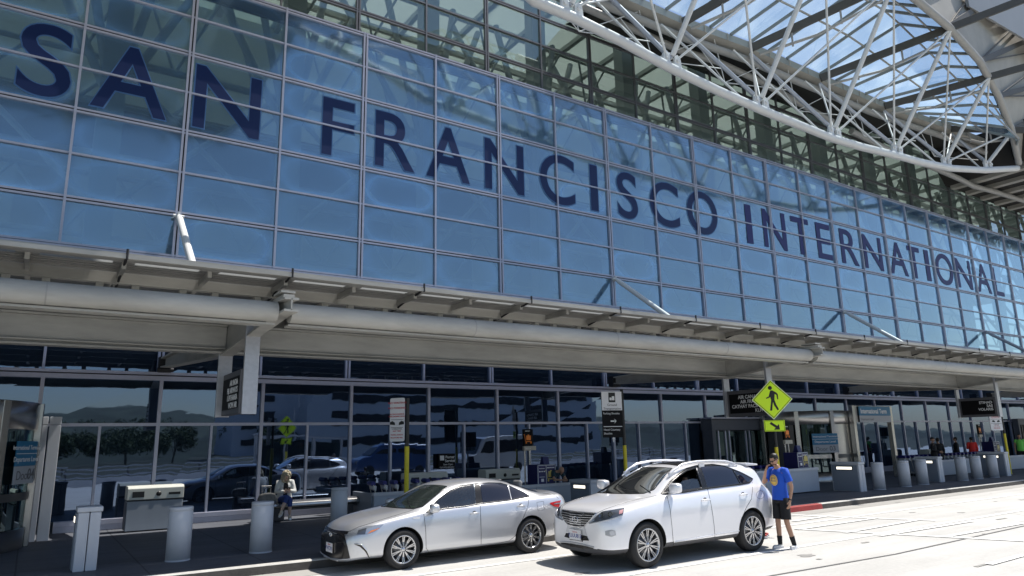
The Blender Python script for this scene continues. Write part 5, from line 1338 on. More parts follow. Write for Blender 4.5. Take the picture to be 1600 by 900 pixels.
        fs = [(j*(nu+1)+i, j*(nu+1)+i+1, (j+1)*(nu+1)+i+1, (j+1)*(nu+1)+i) for j in range(nv) for i in range(nu)]
        g.add(vs, fs, 0, smooth); par = parent or s.t
        o = obj(name, g, m, par)
        if mirror:
            h = MB(); h.add([(v[0], -v[1], v[2]) for v in vs], fs, 0, smooth); obj(name, h, m, par)
        return o
    def seam(s, name, P, mode='px', r=.0045, m=None, mirror=True, off=0., closed=False):
        q = []
        for (a, b), (c, d) in zip(P, P[1:]):
            for k in range(6): q.append((a+(c-a)*k/6, b+(d-b)*k/6))
        q.append(P[-1]); pp = [c+n*off for c, n in s.pts(q, mode)]
        if len(pp) < 2: return
        g = MB(); g.path(pp, r, 6); obj(name, g, m or M_trim, s.t)
        if mirror: g = MB(); g.path([(p.x, -p.y, p.z) for p in pp], r, 6); obj(name, g, m or M_trim, s.t)
    def wheel(s, ax, rw, w, yout, style):
        for sd_ in (-1, 1):
            p = bpy.data.objects.new('wheel', None); COL.objects.link(p); p.parent = s.t; p.location = (ax, sd_*(yout-w/2), rw)
            if sd_ > 0: p.rotation_euler = (0, 0, PI)
            g = MB(); k = rw-.0
            prof = [(k*.70, -w/2+.012), (k*.74, -w/2-.0), (k*.90, -w/2+.0), (k*.965, -w/2+.02), (k, -w/2+.05), (k, w/2-.05), (k*.965, w/2-.02), (k*.9, w/2), (k*.7, w/2)]
            g.lathe(prof, ax='y', n=48)
            for q in (-.06, -.02, .02, .06): g.lathe([(k+.0005, q-.004), (k+.001, q), (k+.0005, q+.004)], ax='y', n=48)
            obj('tyre', g, M_tyre, p)
            R_ = k*.715
            g = MB(); g.lathe([(R_, -w/2+.006), (R_-.005, -w/2+.002), (R_-.022, -w/2+.012), (R_-.03, -w/2+.06), (R_-.035, w/2-.03)], ax='y', n=48)
            n_, pair, wid = style
            for q in range(n_):
                for h in ((-pair, pair) if pair else (0,)):
                    a = 2*PI*q/n_+PI/2; a1 = a+h*.55; a2 = a+h
                    p0 = Vector((math.cos(a1)*.045, -w/2+.022, math.sin(a1)*.045)); p1 = Vector((math.cos(a2)*(R_-.015), -w/2+.016, math.sin(a2)*(R_-.015)))
                    mid = p0.lerp(p1, .45)+Vector((0, .012, 0))
                    g.bar(p0, mid, wid*.9, .022, up=(0,1,0)); g.bar(mid, p1, wid*1.05, .022, up=(0,1,0))
            g.lathe([(0, -w/2+.005), (.026, -w/2+.006), (.030, -w/2+.012), (.06, -w/2+.018), (.062, -w/2+.04)], ax='y', n=24)
            obj('rim', g, M_rim, p)
            g = MB(); g.lathe([(0, -w/2+.075), (R_*.72, -w/2+.075), (R_*.72, -w/2+.09)], ax='y', n=32); obj('brake_disc', g, mat('brake_disc', (.16,.16,.165), .35, metal=.8), p)
            g = MB(); g.lathe([(0, -w/2+.11), (R_-.02, -w/2+.11), (R_-.02, w/2)], ax='y', n=32)
            for q in range(5): a = 2*PI*(q+.5)/5; g.lathe([(0,-.006),(.009,-.006),(.009,.01)], c=(math.cos(a)*.045, -w/2+.016, math.sin(a)*.045), ax='y', n=8)
            obj('hub_back', g, M_rimd, p)
    def door_handle(s, px, py, L_=.19):
        c, n = s.loc(px, py)
        if c is None: return
        for sd_ in (1, -1):
            g = MB(); y = c.y
            g.path([(c.x-L_/2, y-.006, c.z), (c.x-L_/2+.03, y-.035, c.z+.004), (c.x, y-.042, c.z+.006), (c.x+L_/2-.03, y-.035, c.z+.004), (c.x+L_/2, y-.006, c.z)], [.012,.015,.016,.015,.012], 10)
            if sd_ < 0: g.v = [(v[0], -v[1], v[2]) for v in g.v]
            h = obj('door_handle', g, s.pm, s.t)
            g = MB(); g.lathe([(0,-.002),(.045,-.002),(.05,.003)], c=(c.x, y+.001, c.z-.005), ax='y', n=18)
            if sd_ < 0: g.v = [(v[0], -v[1], v[2]) for v in g.v]
            obj('handle_recess', g, M_plast, h)
    def mirror_(s, c, w=.24, h=.15, d=.12, two=None, tilt=0):
        for sd_ in (1, -1):
            g = MB(); n_ = 16; vs = []
            prof = [(0, .55), (.10, .88), (.3, 1.0), (.72, .98), (.90, .84), (1.0, .50)]
            rows_ = len(prof)
            for u, k in prof:
                for q in range(n_):
                    a = 2*PI*q/n_; ce = abs(math.cos(a))**.5*(1 if math.cos(a) > 0 else -1); se = abs(math.sin(a))**.5*(1 if math.sin(a) > 0 else -1)
                    vs.append((c[0]+ce*d*.55*k+(.02 if u < .3 else 0), (c[1]-w*u), c[2]+se*h*.5*k+tilt*u))
            g.add(vs, [(i*n_+q, i*n_+(q+1) % n_, (i+1)*n_+(q+1) % n_, (i+1)*n_+q) for i in range(rows_-1) for q in range(n_)]+[tuple(range(n_))[::-1], tuple(range((rows_-1)*n_, rows_*n_))], 0, True)
            if sd_ < 0: g.v = [(v[0], -v[1], v[2]) for v in g.v]
            o = obj('wing_mirror', g, s.pm, s.t)
            g = MB(); g.bar((c[0]+.01, c[1]+.06, c[2]-h*.45), (c[0]+.01, c[1]-w*.35, c[2]-h*.42), .07, .035); 
            if sd_ < 0: g.v = [(v[0], -v[1], v[2]) for v in g.v]
            obj('mirror_stalk', g, M_trim if two is None else two, o)

def seat_block(car, x, y, z, s=1.0):
    g = MB(); g.box(x-.25, x+.28, y-.25, y+.25, z, z+.16); g.xf(Matrix.Identity(4)); obj('seat_cushion', g, M_int, car.t, bevel=.05)
    g = MB(); g.box(-.07, .07, -.25, .25, 0, .62); g.xf(T(x+.30, y, z+.10, ry=.28)); o = obj('seat_back', g, M_int, car.t, bevel=.05)
    g = MB(); g.box(-.05, .05, -.13, .13, .66, .86); g.xf(T(x+.30, y, z+.10, ry=.28)); obj('headrest', g, M_int, car.t, bevel=.04)

# ---------------------------------------------------------------- silver sedan
sedS = dict(
 zb=[(0,.17),(.06,.165),(.2,.20),(.9,.19),(3.7,.19),(4.5,.24),(4.78,.34),(4.85,.42)],
 zc=[(0,.66),(.05,.735),(.14,.80),(.3,.865),(.6,.93),(.96,.985),(1.16,1.015),(1.24,1.045),(1.44,1.17),(1.68,1.30),(1.9,1.40),(2.12,1.45),(2.6,1.468),(2.9,1.47),(3.2,1.452),(3.5,1.405),(3.8,1.31),(4.05,1.21),(4.25,1.15),(4.4,1.135),(4.6,1.135),(4.72,1.13),(4.79,1.06),(4.85,.86)],
 zs=[(0,.60),(.05,.66),(.14,.72),(.3,.77),(.6,.83),(.96,.885),(1.35,.93),(2,.955),(3,.99),(3.7,1.02),(4.2,1.045),(4.6,1.055),(4.75,1.02),(4.85,.80)],
 ys=[(0,.56),(.05,.66),(.14,.75),(.3,.81),(.6,.85),(.96,.865),(1.35,.865),(2.5,.86),(3.7,.835),(4.2,.80),(4.6,.74),(4.75,.68),(4.85,.55)],
 ym=[(0,.62),(.05,.73),(.14,.81),(.3,.865),(.6,.895),(.96,.905),(1.35,.907),(2.5,.91),(3.7,.905),(4.2,.885),(4.6,.82),(4.75,.74),(4.85,.60)],
 y5=[(0,.36),(.14,.60),(.3,.70),(.6,.76),(.96,.775),(1.3,.79),(1.42,.815),(2.5,.815),(3.7,.79),(4.1,.755),(4.3,.69),(4.6,.64),(4.75,.58),(4.85,.4)],
 z5=[(0,.63),(.05,.70),(.14,.765),(.3,.81),(.6,.868),(.96,.925),(1.3,.965),(1.42,.97),(2,.985),(3,1.015),(3.7,1.045),(4.1,1.065),(4.3,1.085),(4.6,1.09),(4.75,1.06),(4.85,.83)],
 y6=[(0,.2),(.14,.38),(.3,.46),(.6,.52),(.96,.57),(1.2,.68),(1.34,.71),(1.6,.68),(1.9,.63),(2.15,.595),(2.6,.57),(3.0,.57),(3.4,.575),(3.7,.59),(4.0,.62),(4.2,.62),(4.35,.5),(4.6,.45),(4.75,.4),(4.85,.25)],
 z6=[(0,.65),(.05,.73),(.14,.795),(.3,.855),(.6,.92),(.96,.97),(1.2,.995),(1.34,1.01),(1.6,1.15),(1.9,1.30),(2.15,1.375),(2.6,1.405),(3.0,1.40),(3.4,1.34),(3.7,1.25),(4.0,1.14),(4.2,1.10),(4.35,1.12),(4.6,1.125),(4.75,1.10),(4.85,.85)])
sedS['zs'] = [(a, b) for a, b in sedS['zs']]
SSC = .973
sedan = Car('silver_sedan', 'silver four door sedan with a black grille parked in front of the SUV', 5.53-.965*SSC, 11.72+.895*SSC, SSC, M_silver, sedS)
xs_s = [-.05,0,.05,.14,.3,.5,.75,1.0,1.14,1.24,1.38,1.58,1.78,1.98,2.2,2.55,2.8,3.05,3.3,3.55,3.75,3.95,4.12,4.27,4.42,4.58,4.70,4.77,4.82,4.85]
sedan.shell(xs_s, (.965, 3.74), .338, 1.80)

# ---------------------------------------------------------------- white SUV
suvS = dict(
 zb=[(0,.26),(.06,.235),(.2,.225),(.9,.235),(3.7,.24),(4.5,.30),(4.7,.42),(4.77,.52)],
 zc=[(0,.80),(.05,.90),(.12,.965),(.28,1.01),(.6,1.06),(.95,1.105),(1.22,1.135),(1.32,1.17),(1.55,1.31),(1.8,1.455),(2.05,1.575),(2.25,1.635),(2.5,1.665),(2.9,1.685),(3.3,1.68),(3.7,1.655),(4.05,1.62),(4.28,1.585),(4.36,1.54),(4.45,1.38),(4.56,1.18),(4.66,1.06),(4.72,.98),(4.77,.80)],
 zs=[(0,.74),(.05,.82),(.12,.87),(.28,.92),(.6,.98),(.95,1.025),(1.3,1.06),(2,1.085),(3,1.12),(3.7,1.15),(4.2,1.17),(4.45,1.12),(4.6,1.02),(4.72,.90),(4.77,.74)],
 ys=[(0,.50),(.05,.62),(.12,.72),(.28,.81),(.6,.875),(.95,.89),(1.3,.885),(2.5,.885),(3.7,.87),(4.2,.82),(4.45,.78),(4.6,.74),(4.72,.68),(4.77,.55)],
 ym=[(0,.56),(.05,.70),(.12,.80),(.28,.88),(.6,.93),(.95,.942),(1.3,.94),(2.5,.94),(3.7,.94),(4.2,.90),(4.45,.87),(4.6,.83),(4.72,.75),(4.77,.62)],
 y5=[(0,.40),(.12,.62),(.28,.71),(.6,.79),(.95,.81),(1.25,.82),(1.4,.845),(2.5,.845),(3.7,.825),(4.1,.775),(4.35,.73),(4.6,.66),(4.72,.58),(4.77,.42)],
 z5=[(0,.78),(.05,.88),(.12,.935),(.28,.97),(.6,1.03),(.95,1.07),(1.25,1.10),(1.4,1.105),(2,1.12),(3,1.15),(3.7,1.18),(4.1,1.20),(4.35,1.19),(4.45,1.15),(4.6,1.06),(4.72,.94),(4.77,.77)],
 y6=[(0,.24),(.12,.42),(.28,.50),(.6,.56),(.95,.60),(1.2,.70),(1.35,.745),(1.65,.72),(1.95,.68),(2.2,.645),(2.6,.63),(3.0,.625),(3.5,.62),(3.9,.61),(4.2,.60),(4.33,.59),(4.45,.58),(4.6,.5),(4.72,.42),(4.77,.3)],
 z6=[(0,.79),(.05,.895),(.12,.955),(.28,1.0),(.6,1.055),(.95,1.10),(1.2,1.12),(1.35,1.14),(1.65,1.31),(1.95,1.46),(2.2,1.555),(2.6,1.605),(3.0,1.61),(3.5,1.59),(3.9,1.555),(4.2,1.52),(4.33,1.50),(4.45,1.34),(4.6,1.12),(4.72,.96),(4.77,.79)])
USC = .994
suv = Car('white_suv', 'white pearl SUV with roof rails and black lower cladding parked nearest the camera', 8.77-.93*USC, 9.09+.925*USC, USC, M_pearl, suvS)
xs_u = [0,.03,.08,.16,.3,.5,.72,.95,1.15,1.28,1.42,1.62,1.85,2.05,2.25,2.5,2.8,3.1,3.4,3.7,3.95,4.15,4.28,4.36,4.44,4.53,4.62,4.70,4.745,4.77]
suv.warp = lambda x: (x-.12)/.93 if x < 1.05 else (x if x < 4 else 4+(x-4)/.86)
suv.shell([x*.93+.12 if x<1 else (x if x<4 else 4+(x-4)*.86) for x in xs_u], (.93, 3.67), .372, 1.87, clad=lambda x: .36 if 1.2 < x < 3.4 else (.40 if x > 3.4 else .34))
# ================================================================== CAR DETAILS
def c1(L_): return [(484+u/3.931, 681+v/3.931) for u, v in L_]
def c2(L_): return [(844+u/3.941, 681+v/3.941) for u, v in L_]
def inpoly(p, P):
    c = False; j = len(P)-1
    for i in range(len(P)):
        if (P[i][1] > p[1]) != (P[j][1] > p[1]) and p[0] < (P[j][0]-P[i][0])*(p[1]-P[i][1])/(P[j][1]-P[i][1])+P[i][0]: c = not c
        j = i
    return c
def shrink(P, d):
    cx = sum(p[0] for p in P)/len(P); cy = sum(p[1] for p in P)/len(P)
    return [(x+(cx-x)*min(.5, d/max(1, math.hypot(cx-x, cy-y))), y+(cy-y)*min(.5, d/max(1, math.hypot(cx-x, cy-y)))) for x, y in P]
def hole(car, poly, side, d=2.2, xmin=-9, xmax=99):
    Q = shrink(poly, d)
    def f(c, n):
        if side: c = Vector((c.x, -abs(c.y), c.z)); n = Vector((n.x, -abs(n.y), n.z))
        w = Vector((car.X, car.Yc, 0))+c*car.sc
        if n.dot(Vector((0,0,CAMZ))-w) <= 0 or not (xmin < c.x < xmax): return False
        q = proj(w); return inpoly((q[0], q[1]), Q)
    return f
def top(car): return lambda x, y: (lambda h: (h[0], h[1]) if h[0] is not None else (None, None))(car.bvh.ray_cast(Vector((x, y, 5)), Vector((0, 0, -1))))
def rear(car): return lambda y, z: (lambda h: (h[0], h[1]) if h[0] is not None else (None, None))(car.bvh.ray_cast(Vector((9, y, z)), Vector((-1, 0, 0))))
def front(car): return lambda y, z: (lambda h: (h[0], h[1]) if h[0] is not None else (None, None))(car.bvh.ray_cast(Vector((-3, y, z)), Vector((1, 0, 0))))

# ---- sedan
S = sedan
ws_lo = c1([(440,434),(500,441),(580,447),(640,449),(694,434)]); ws_hi = c1([(680,312),(705,304),(760,303),(800,305),(843,311)])
fw_lo = c1([(724,464),(835,445),(950,432),(1020,424)]); fw_hi = c1([(726,459),(790,396),(860,341),(920,312),(1010,300)])
rw_lo = c1([(1062,413),(1150,404),(1235,393)]); rw_hi = c1([(1045,300),(1100,293),(1170,295),(1212,306)])
qw_lo = c1([(1240,391),(1300,382),(1344,370)]); qw_hi = c1([(1222,310),(1262,328),(1310,350),(1346,367)])
S.finish([hole(S, ws_lo+ws_hi[::-1], False, 1.0, .9, 2.6), hole(S, fw_lo+fw_hi[::-1], True, .8, 1.0, 3)])
S.wheel(.965, .338, .215, .895, (10, .075, .017)); S.wheel(3.74, .338, .215, .895, (10, .075, .017))
S.patch('windscreen', ws_lo, ws_hi, M_wsg, mirror=False, nu=20, nv=10, off=.004)
S.patch('side_window', fw_lo, fw_hi, M_fdg, off=.004); S.patch('side_window', rw_lo, rw_hi, M_tint, off=.005); S.patch('side_window', qw_lo, qw_hi, M_tint, off=.005)
S.patch('door_pillar', c1([(1021,424),(1061,414)]), c1([(1011,299),(1044,300)]), M_trim, nu=4, off=.006)
S.seam('window_trim', c1([(716,468),(835,447),(950,434),(1062,415),(1235,395),(1350,372),(1310,348),(1262,325),(1212,303),(1170,291),(1100,289),(1010,296),(920,308),(860,337),(790,391),(716,468)]), r=.011, off=.003)
S.seam('window_divider', c1([(1216,306),(1238,393)]), r=.012, m=M_silver, off=.004)
S.seam('windscreen_gasket', ws_lo+ws_hi[::-1]+ws_lo[:1], r=.010, mirror=False, off=.001)
S.seam('window_frit', shrink(fw_lo+fw_hi[::-1], 1.2)+shrink(fw_lo+fw_hi[::-1], 1.2)[:1], r=.016, off=-.004)
S.seam('windscreen_frit', shrink(ws_lo+ws_hi[::-1], 1.4)+shrink(ws_lo+ws_hi[::-1], 1.4)[:1], r=.018, mirror=False, off=-.006)
S.patch('rear_screen', [(3.50,-.50),(3.50,.50)], [(4.14,-.60),(4.14,.60)], M_tint, mode=top(S), mirror=False, off=.005)
S.patch('headlamp', c1([(230,604),(290,611),(350,607),(400,588),(452,546)]), c1([(228,598),(285,572),(350,556),(400,550),(454,543)]), M_lens, off=.007, nu=20)
S.patch('indicator', c1([(352,603),(400,583),(428,568)]), c1([(378,582),(405,574),(430,566)]), M_amber, off=.012, nu=8, nv=3)
S.patch('lamp_bezel', c1([(290,607),(340,604)]), c1([(300,580),(350,566)]), M_lensd, off=.010, nu=6, nv=4)
S.patch('front_grille', c1([(104,742),(140,752),(190,757),(247,752)]), c1([(128,582),(150,588),(185,595),(214,606)]), M_trim, off=.008, nu=14, nv=10)
S.patch('upper_grille', c1([(128,585),(180,606),(230,606)]), c1([(126,574),(180,582),(242,588)]), M_trim, off=.009, nu=10, nv=3)
S.seam('grille_edge', c1([(90,738),(130,752),(190,760),(249,754)]), r=.012, m=M_silver, off=.008)
S.seam('grille_bar', c1([(175,655),(222,652)]), r=.006, m=M_rimd, off=.012)
S.patch('fog_blade', c1([(275,666),(310,682),(338,708),(364,750)]), c1([(276,660),(318,668),(352,704),(371,748)]), M_trim, off=.008, nu=10, nv=2)
S.seam('fog_blade_trim', c1([(278,661),(318,669),(350,704),(370,746)]), r=.008, m=M_chrome, off=.009)
def plate(S, px, py, text, w=.30, h=.155):
    c, n = S.loc(px, py); c = Vector((c.x if c else 0, 0, c.z)); hx = front(S)(0, c.z)[0]
    g = MB(); x = (hx.x if hx else c.x)-.02; g.box(x-.012, x, -w/2-.012, w/2+.012, c.z-h/2-.01, c.z+h/2+.01); o = obj('plate_frame', g, M_chrome, S.t)
    g = MB(); g.box(x-.016, x-.0125, -w/2, w/2, c.z-h/2, c.z+h/2); p = obj('licence_plate', g, M_plate, o)
    g = MB(); m_ = text_mb(text, size=.09, depth=.002, bold=.001, spacing=.95); g.merge(m_, Matrix.Translation((x-.0175, 0, c.z-.038)) @ Matrix.Rotation(-PI/2, 4, 'Z') ); obj('plate_number', g, M_plateb, p)
    g = MB(); m_ = text_mb('California', size=.035, depth=.002); g.merge(m_, Matrix.Translation((x-.0175, 0, c.z+.042)) @ Matrix.Rotation(-PI/2, 4, 'Z')); obj('plate_state', g, M_redt, p)
    return x, c.z
plate(S, *c1([(106,676)])[0], '7WIT291')
def emblem(S, z, kind, s=1.):
    h = front(S)(0, z)[0]; x = h.x-.012
    g = MB()
    if kind == 0:
        for a, b in ((.062, .042), (.026, .042), (.060, .016)):
            g.path([(x, a*math.cos(2*PI*k/24)*s, z+b*math.sin(2*PI*k/24)*s+(0 if a != .060 else .018)) for k in range(24)], .006, 6, closed=True)
    else:
        g.path([(x, .075*math.cos(2*PI*k/28)*s, z+.055*math.sin(2*PI*k/28)*s) for k in range(28)], .008, 6, closed=True)
        g.path([(x, .028*s, z+.042*s), (x, .0, z-.005*s), (x, .022*s, z-.030*s), (x, -.045*s, z-.028*s)], .007, 6)
    obj('emblem', g, M_chrome, S.t)
emblem(S, S.loc(*c1([(133,604)])[0])[0].z if S.loc(*c1([(133,604)])[0])[0] else .70, 0)
S.seam('door_seam', c1([(700,475),(708,540),(713,600),(715,690),(730,712),(850,698),(1050,677)])); S.seam('door_seam', c1([(1047,420),(1050,500),(1053,600),(1052,676)]))
S.seam('door_seam', c1([(1346,385),(1340,430),(1322,480),(1290,550),(1262,615),(1225,645),(1150,662),(1052,677)]))
S.seam('bonnet_seam', c1([(236,590),(300,560),(370,538),(450,512),(540,485),(640,453)]), r=.004)
S.seam('sill_seam', c1([(700,728),(850,712),(1050,690),(1250,662)]), r=.003, m=M_plast)
S.seam('fuel_door_seam', c1([(1395,408),(1436,402),(1442,452),(1402,460),(1395,408)]), r=.003, mirror=False)
S.seam('boot_seam', c1([(1430,352),(1500,360),(1528,385)]), r=.004)
S.patch('tail_lamp', c1([(1474,416),(1500,434),(1530,440)]), c1([(1476,411),(1510,402),(1541,396)]), M_tail, off=.008, nu=8, nv=3)
S.patch('tail_lamp_band', c1([(1495,422),(1535,418)]), c1([(1500,416),(1536,410)]), M_lens, off=.012, nu=4, nv=2)
S.door_handle(*c1([(1012,475)])[0]); S.door_handle(*c1([(1298,430)])[0])
b_, n_ = S.loc(*c1([(738,462)])[0]); S.mirror_((b_.x+.02, b_.y-.03, b_.z+.055), w=.21, h=.155, d=.15)
b_, n_ = S.loc(*c1([(655,505)])[0]); g = MB(); 
if b_: g.box(b_.x-.07, b_.x+.07, b_.y-.004, b_.y+.01, b_.z-.008, b_.z+.008); obj('side_badge', g, M_chrome, S.t)
g = MB(); g.box(1.28, 1.75, -.70, .70, .80, .965); obj('dashboard', g, M_intd, S.t, bevel=.04)
g = MB(); g.box(1.34, 1.62, -.1, .30, .966, .975); obj('paper_on_dashboard', g, mat('paper_reflected_green', (.35,.75,.30), .6), S.t)  # white sheet; green reflection in the windscreen put into its colour
for y in (-.38, .38): seat_block(S, 2.45, y, .42)
for y in (-.38, .38): seat_block(S, 3.25, y, .45)
g = MB(); g.path([(1.98+.05*math.sin(a), -.38+.18*math.cos(a), .86+.17*math.sin(a)) for a in [2*PI*k/24 for k in range(24)]], .014, 8, closed=True); g.tube((1.98,-.38,.86),(1.75,-.38,.84), .03, 8); obj('steering_wheel', g, M_intd, S.t)
h_ = top(S)(1.95, 0)[0]; g = MB(); g.box(1.93, 1.95, -.11, .11, h_.z-.13, h_.z-.06); obj('rear_view_mirror', g, M_intd, S.t)
g = MB(); g.box(1.88, 1.885, -.04, .04, h_.z-.10, h_.z-.05); obj('toll_tag', g, M_signw, S.t)

# ---- SUV
U = suv
ws_lo = c2([(352,351),(450,356),(560,358),(640,356),(700,332)]); ws_hi = c2([(568,198),(650,195),(740,195),(813,200)])
fw_lo = c2([(752,357),(880,345),(1003,324)]); fw_hi = c2([(756,350),(802,289),(852,240),(902,209),(962,193)])
rw_lo = c2([(1029,320),(1120,309),(1224,296)]); rw_hi = c2([(986,187),(1060,184),(1130,192),(1178,209)])
qw_lo = c2([(1236,294),(1280,286),(1300,268)]); qw_hi = c2([(1192,215),(1230,230),(1270,249),(1302,265)])
U.finish([hole(U, ws_lo+ws_hi[::-1], False, 1.0, .9, 2.8), hole(U, fw_lo+fw_hi[::-1], True, .8, 1.0, 3)])
U.wheel(.93, .372, .235, .925, (10, .085, .017)); U.wheel(3.67, .372, .235, .925, (10, .085, .017))
U.patch('windscreen', ws_lo, ws_hi, M_wsg, mirror=False, nu=20, nv=10, off=.004)
U.patch('side_window', c2([(800,352),(900,342),(1003,324)]), c2([(801,350),(880,275),(940,262),(988,270)]), M_fdg, off=-.012)
U.patch('side_window', rw_lo, rw_hi, M_tint, off=.005); U.patch('side_window', qw_lo, qw_hi, M_tint, off=.005)
U.patch('mirror_sail', c2([(748,358),(785,356)]), c2([(750,352),(792,300)]), M_trim, nu=4, off=.006)
U.patch('door_pillar', c2([(1004,324),(1028,320)]), c2([(963,190),(985,187)]), M_trim, nu=4, off=.006)
U.seam('window_trim', c2([(745,359),(880,347),(1028,323),(1224,299),(1285,288),(1306,266),(1270,246),(1230,226),(1178,205),(1130,188),(1060,179),(962,187),(900,204),(850,235),(800,283),(745,359)]), r=.019, off=.003)
U.seam('window_divider', c2([(1184,210),(1230,295)]), r=.014, m=M_trim, off=.004)
U.seam('windscreen_gasket', ws_lo+ws_hi[::-1]+ws_lo[:1], r=.010, mirror=False, off=.001)
U.seam('window_frit', shrink(fw_lo+fw_hi[::-1], 1.2)+shrink(fw_lo+fw_hi[::-1], 1.2)[:1], r=.020, off=-.004)
U.seam('windscreen_frit', shrink(ws_lo+ws_hi[::-1], 1.4)+shrink(ws_lo+ws_hi[::-1], 1.4)[:1], r=.020, mirror=False, off=-.006)
U.patch('headlamp', c2([(298,539),(350,530),(430,513),(508,488)]), c2([(299,535),(345,497),(382,467),(450,456),(521,444)]), M_lensd, off=.007, nu=22, nv=8)
U.patch('headlamp_inner', c2([(300,537),(330,527)]), c2([(304,532),(352,492)]), M_lens, off=.010, nu=6, nv=5)
U.patch('indicator', c2([(484,484),(506,478)]), c2([(488,462),(512,455)]), mat('lamp_pinkish', (.55,.28,.28), .2, coat=1.), off=.011, nu=6, nv=4)
for (u, v, r_) in ((432,484,17),(378,490,15)):
    U.patch('projector', c2([(u-r_*.7,v+r_*.7),(u,v+r_),(u+r_*.7,v+r_*.7)]), c2([(u-r_*.7,v-r_*.7),(u,v-r_),(u+r_*.7,v-r_*.7)]), M_chrome, off=.012, nu=6, nv=5)
    U.patch('projector_lens', c2([(u-r_*.4,v+r_*.4),(u,v+r_*.6),(u+r_*.4,v+r_*.4)]), c2([(u-r_*.4,v-r_*.4),(u,v-r_*.6),(u+r_*.4,v-r_*.4)]), M_lensd, off=.015, nu=4, nv=4)
U.seam('lamp_led_strip', c2([(305,540),(360,531),(430,516),(506,492)]), r=.008, m=M_lens, off=.010)
U.patch('front_grille', c2([(186,554),(225,557),(270,557)]), c2([(186,470),(260,474),(345,480)]), M_rimd, off=.006, nu=12, nv=8)
for k in range(1, 6):
    t_ = k/6; U.seam('grille_slat', c2([(186,470+84*t_),(345-75*t_,480+77*t_)]), r=.008, m=M_chrome, off=.012)
U.seam('grille_frame', c2([(186,468),(260,472),(347,478),(272,559),(186,557)]), r=.009, m=M_chrome, off=.010)
U.patch('bumper_silver_band', c2([(186,598),(230,604),(290,610)]), c2([(186,562),(230,562),(274,562)]), M_silver, off=.006, nu=10, nv=4)
U.patch('lower_grille', c2([(186,640),(240,644),(302,645)]), c2([(186,602),(240,608),(288,616)]), M_trim, off=.007, nu=10, nv=4)
U.seam('bumper_lip', c2([(186,654),(240,664),(300,678),(336,688)]), r=.014, m=M_silver, off=.006)
U.patch('lower_intake', c2([(186,682),(240,688),(330,696)]), c2([(186,662),(240,672),(330,688)]), M_trim, off=.006, nu=10, nv=3)
U.patch('fog_recess', c2([(402,612),(440,622),(466,612)]), c2([(400,586),(440,578),(462,584)]), mat('recess_grey', (.35,.36,.38), .4, coat=.5), off=.006, nu=8, nv=4)
U.patch('fog_lamp', c2([(428,610),(444,616),(460,610)]), c2([(428,588),(444,583),(460,588)]), M_lens, off=.012, nu=8, nv=5)
plate(U, *c2([(172,602)])[0], '7UUU813')
emblem(U, U.loc(*c2([(190,512)])[0])[0].z, 1)
U.seam('door_seam', c2([(780,368),(800,450),(812,560),(819,650),(820,700)])); U.seam('door_seam', c2([(1030,324),(1048,400),(1062,480),(1072,560),(1077,645)]))
U.seam('door_seam', c2([(1306,285),(1308,330),(1300,390),(1270,440),(1244,500),(1232,590)]))
U.seam('bonnet_seam', c2([(345,478),(400,452),(470,428),(560,400),(640,384),(740,362)]), r=.004)
c_, n_ = U.loc(*c2([(1357,362)])[0]); 
U.seam('fuel_door_seam', [(1188+0+ (6.2*math.cos(2*PI*k/14)), 773+ (6.4*math.sin(2*PI*k/14))) for k in range(15)], r=.003, mirror=False, m=M_plast)
U.seam('sill_chrome', c2([(830,652),(950,632),(1072,608)]), r=.010, m=M_silver, off=.004); U.seam('sill_chrome', c2([(1082,606),(1160,594),(1225,585)]), r=.010, m=M_silver, off=.004)
U.door_handle(*c2([(1017,395)])[0], L_=.21); U.door_handle(*c2([(1250,361)])[0], L_=.21)
b_, n_ = U.loc(*c2([(775,350)])[0]); U.mirror_((b_.x+.05, b_.y-.05, b_.z+.075), w=.25, h=.175, d=.15, two=M_pearl, tilt=.01)
for sd_ in (-1, 1):
    pts_ = []
    for x, dz in ((1.80,.005),(1.95,.055),(2.2,.085),(2.6,.085),(3.0,.08),(3.4,.075),(3.62,.05),(3.75,.0)):
        h_ = top(U)(x, sd_*.60)[0]; pts_.append((x, sd_*.60, h_.z+dz+.02))
    g = MB(); g.path(pts_, [.014,.020,.022,.022,.022,.022,.020,.014], 10); g.v = [(x, y, z) for x, y, z in g.v]; obj('roof_rail', g, M_pearl, U.t)
    g = MB()
    for x in (1.92, 2.72, 3.58):
        h_ = top(U)(x, sd_*.60)[0]; g.box(x-.07, x+.07, sd_*.60-.018, sd_*.60+.018, h_.z-.02, h_.z+.06)
    obj('rail_foot', g, M_pearl, U.t)
U.patch('sunroof', [(2.30,-.40),(2.80,-.40)], [(2.30,.40),(2.80,.40)], M_trim, mode=top(U), mirror=False, off=.006, nu=12, nv=8)
g = MB(); P_ = [(4.02, top(U)(4.02,0)[0].z+.004), (4.38, top(U)(4.15,0)[0].z-.01), (4.40, top(U)(4.15,0)[0].z-.04), (4.05, top(U)(4.1,0)[0].z-.05)]
g.prism(P_, 'y', -.60, .60); obj('roof_spoiler', g, M_pearl, U.t, bevel=.02)
U.patch('rear_screen', [(-.52,1.15),(.52,1.15)], [(-.48,1.44),(.48,1.44)], M_tint, mode=rear(U), mirror=False, off=.006)
U.patch('tail_lamp', [(.50,.92),(.78,.92)], [(.50,1.08),(.76,1.10)], M_tail, mode=rear(U), off=.008, nu=8, nv=4)
g = MB(); g.box(1.42, 1.85, -.74, .74, .90, 1.075); obj('dashboard', g, M_intd, U.t, bevel=.04)
for y in (-.40, .40): seat_block(U, 2.45, y, .58)
for y in (-.40, .40): seat_block(U, 3.25, y, .60)
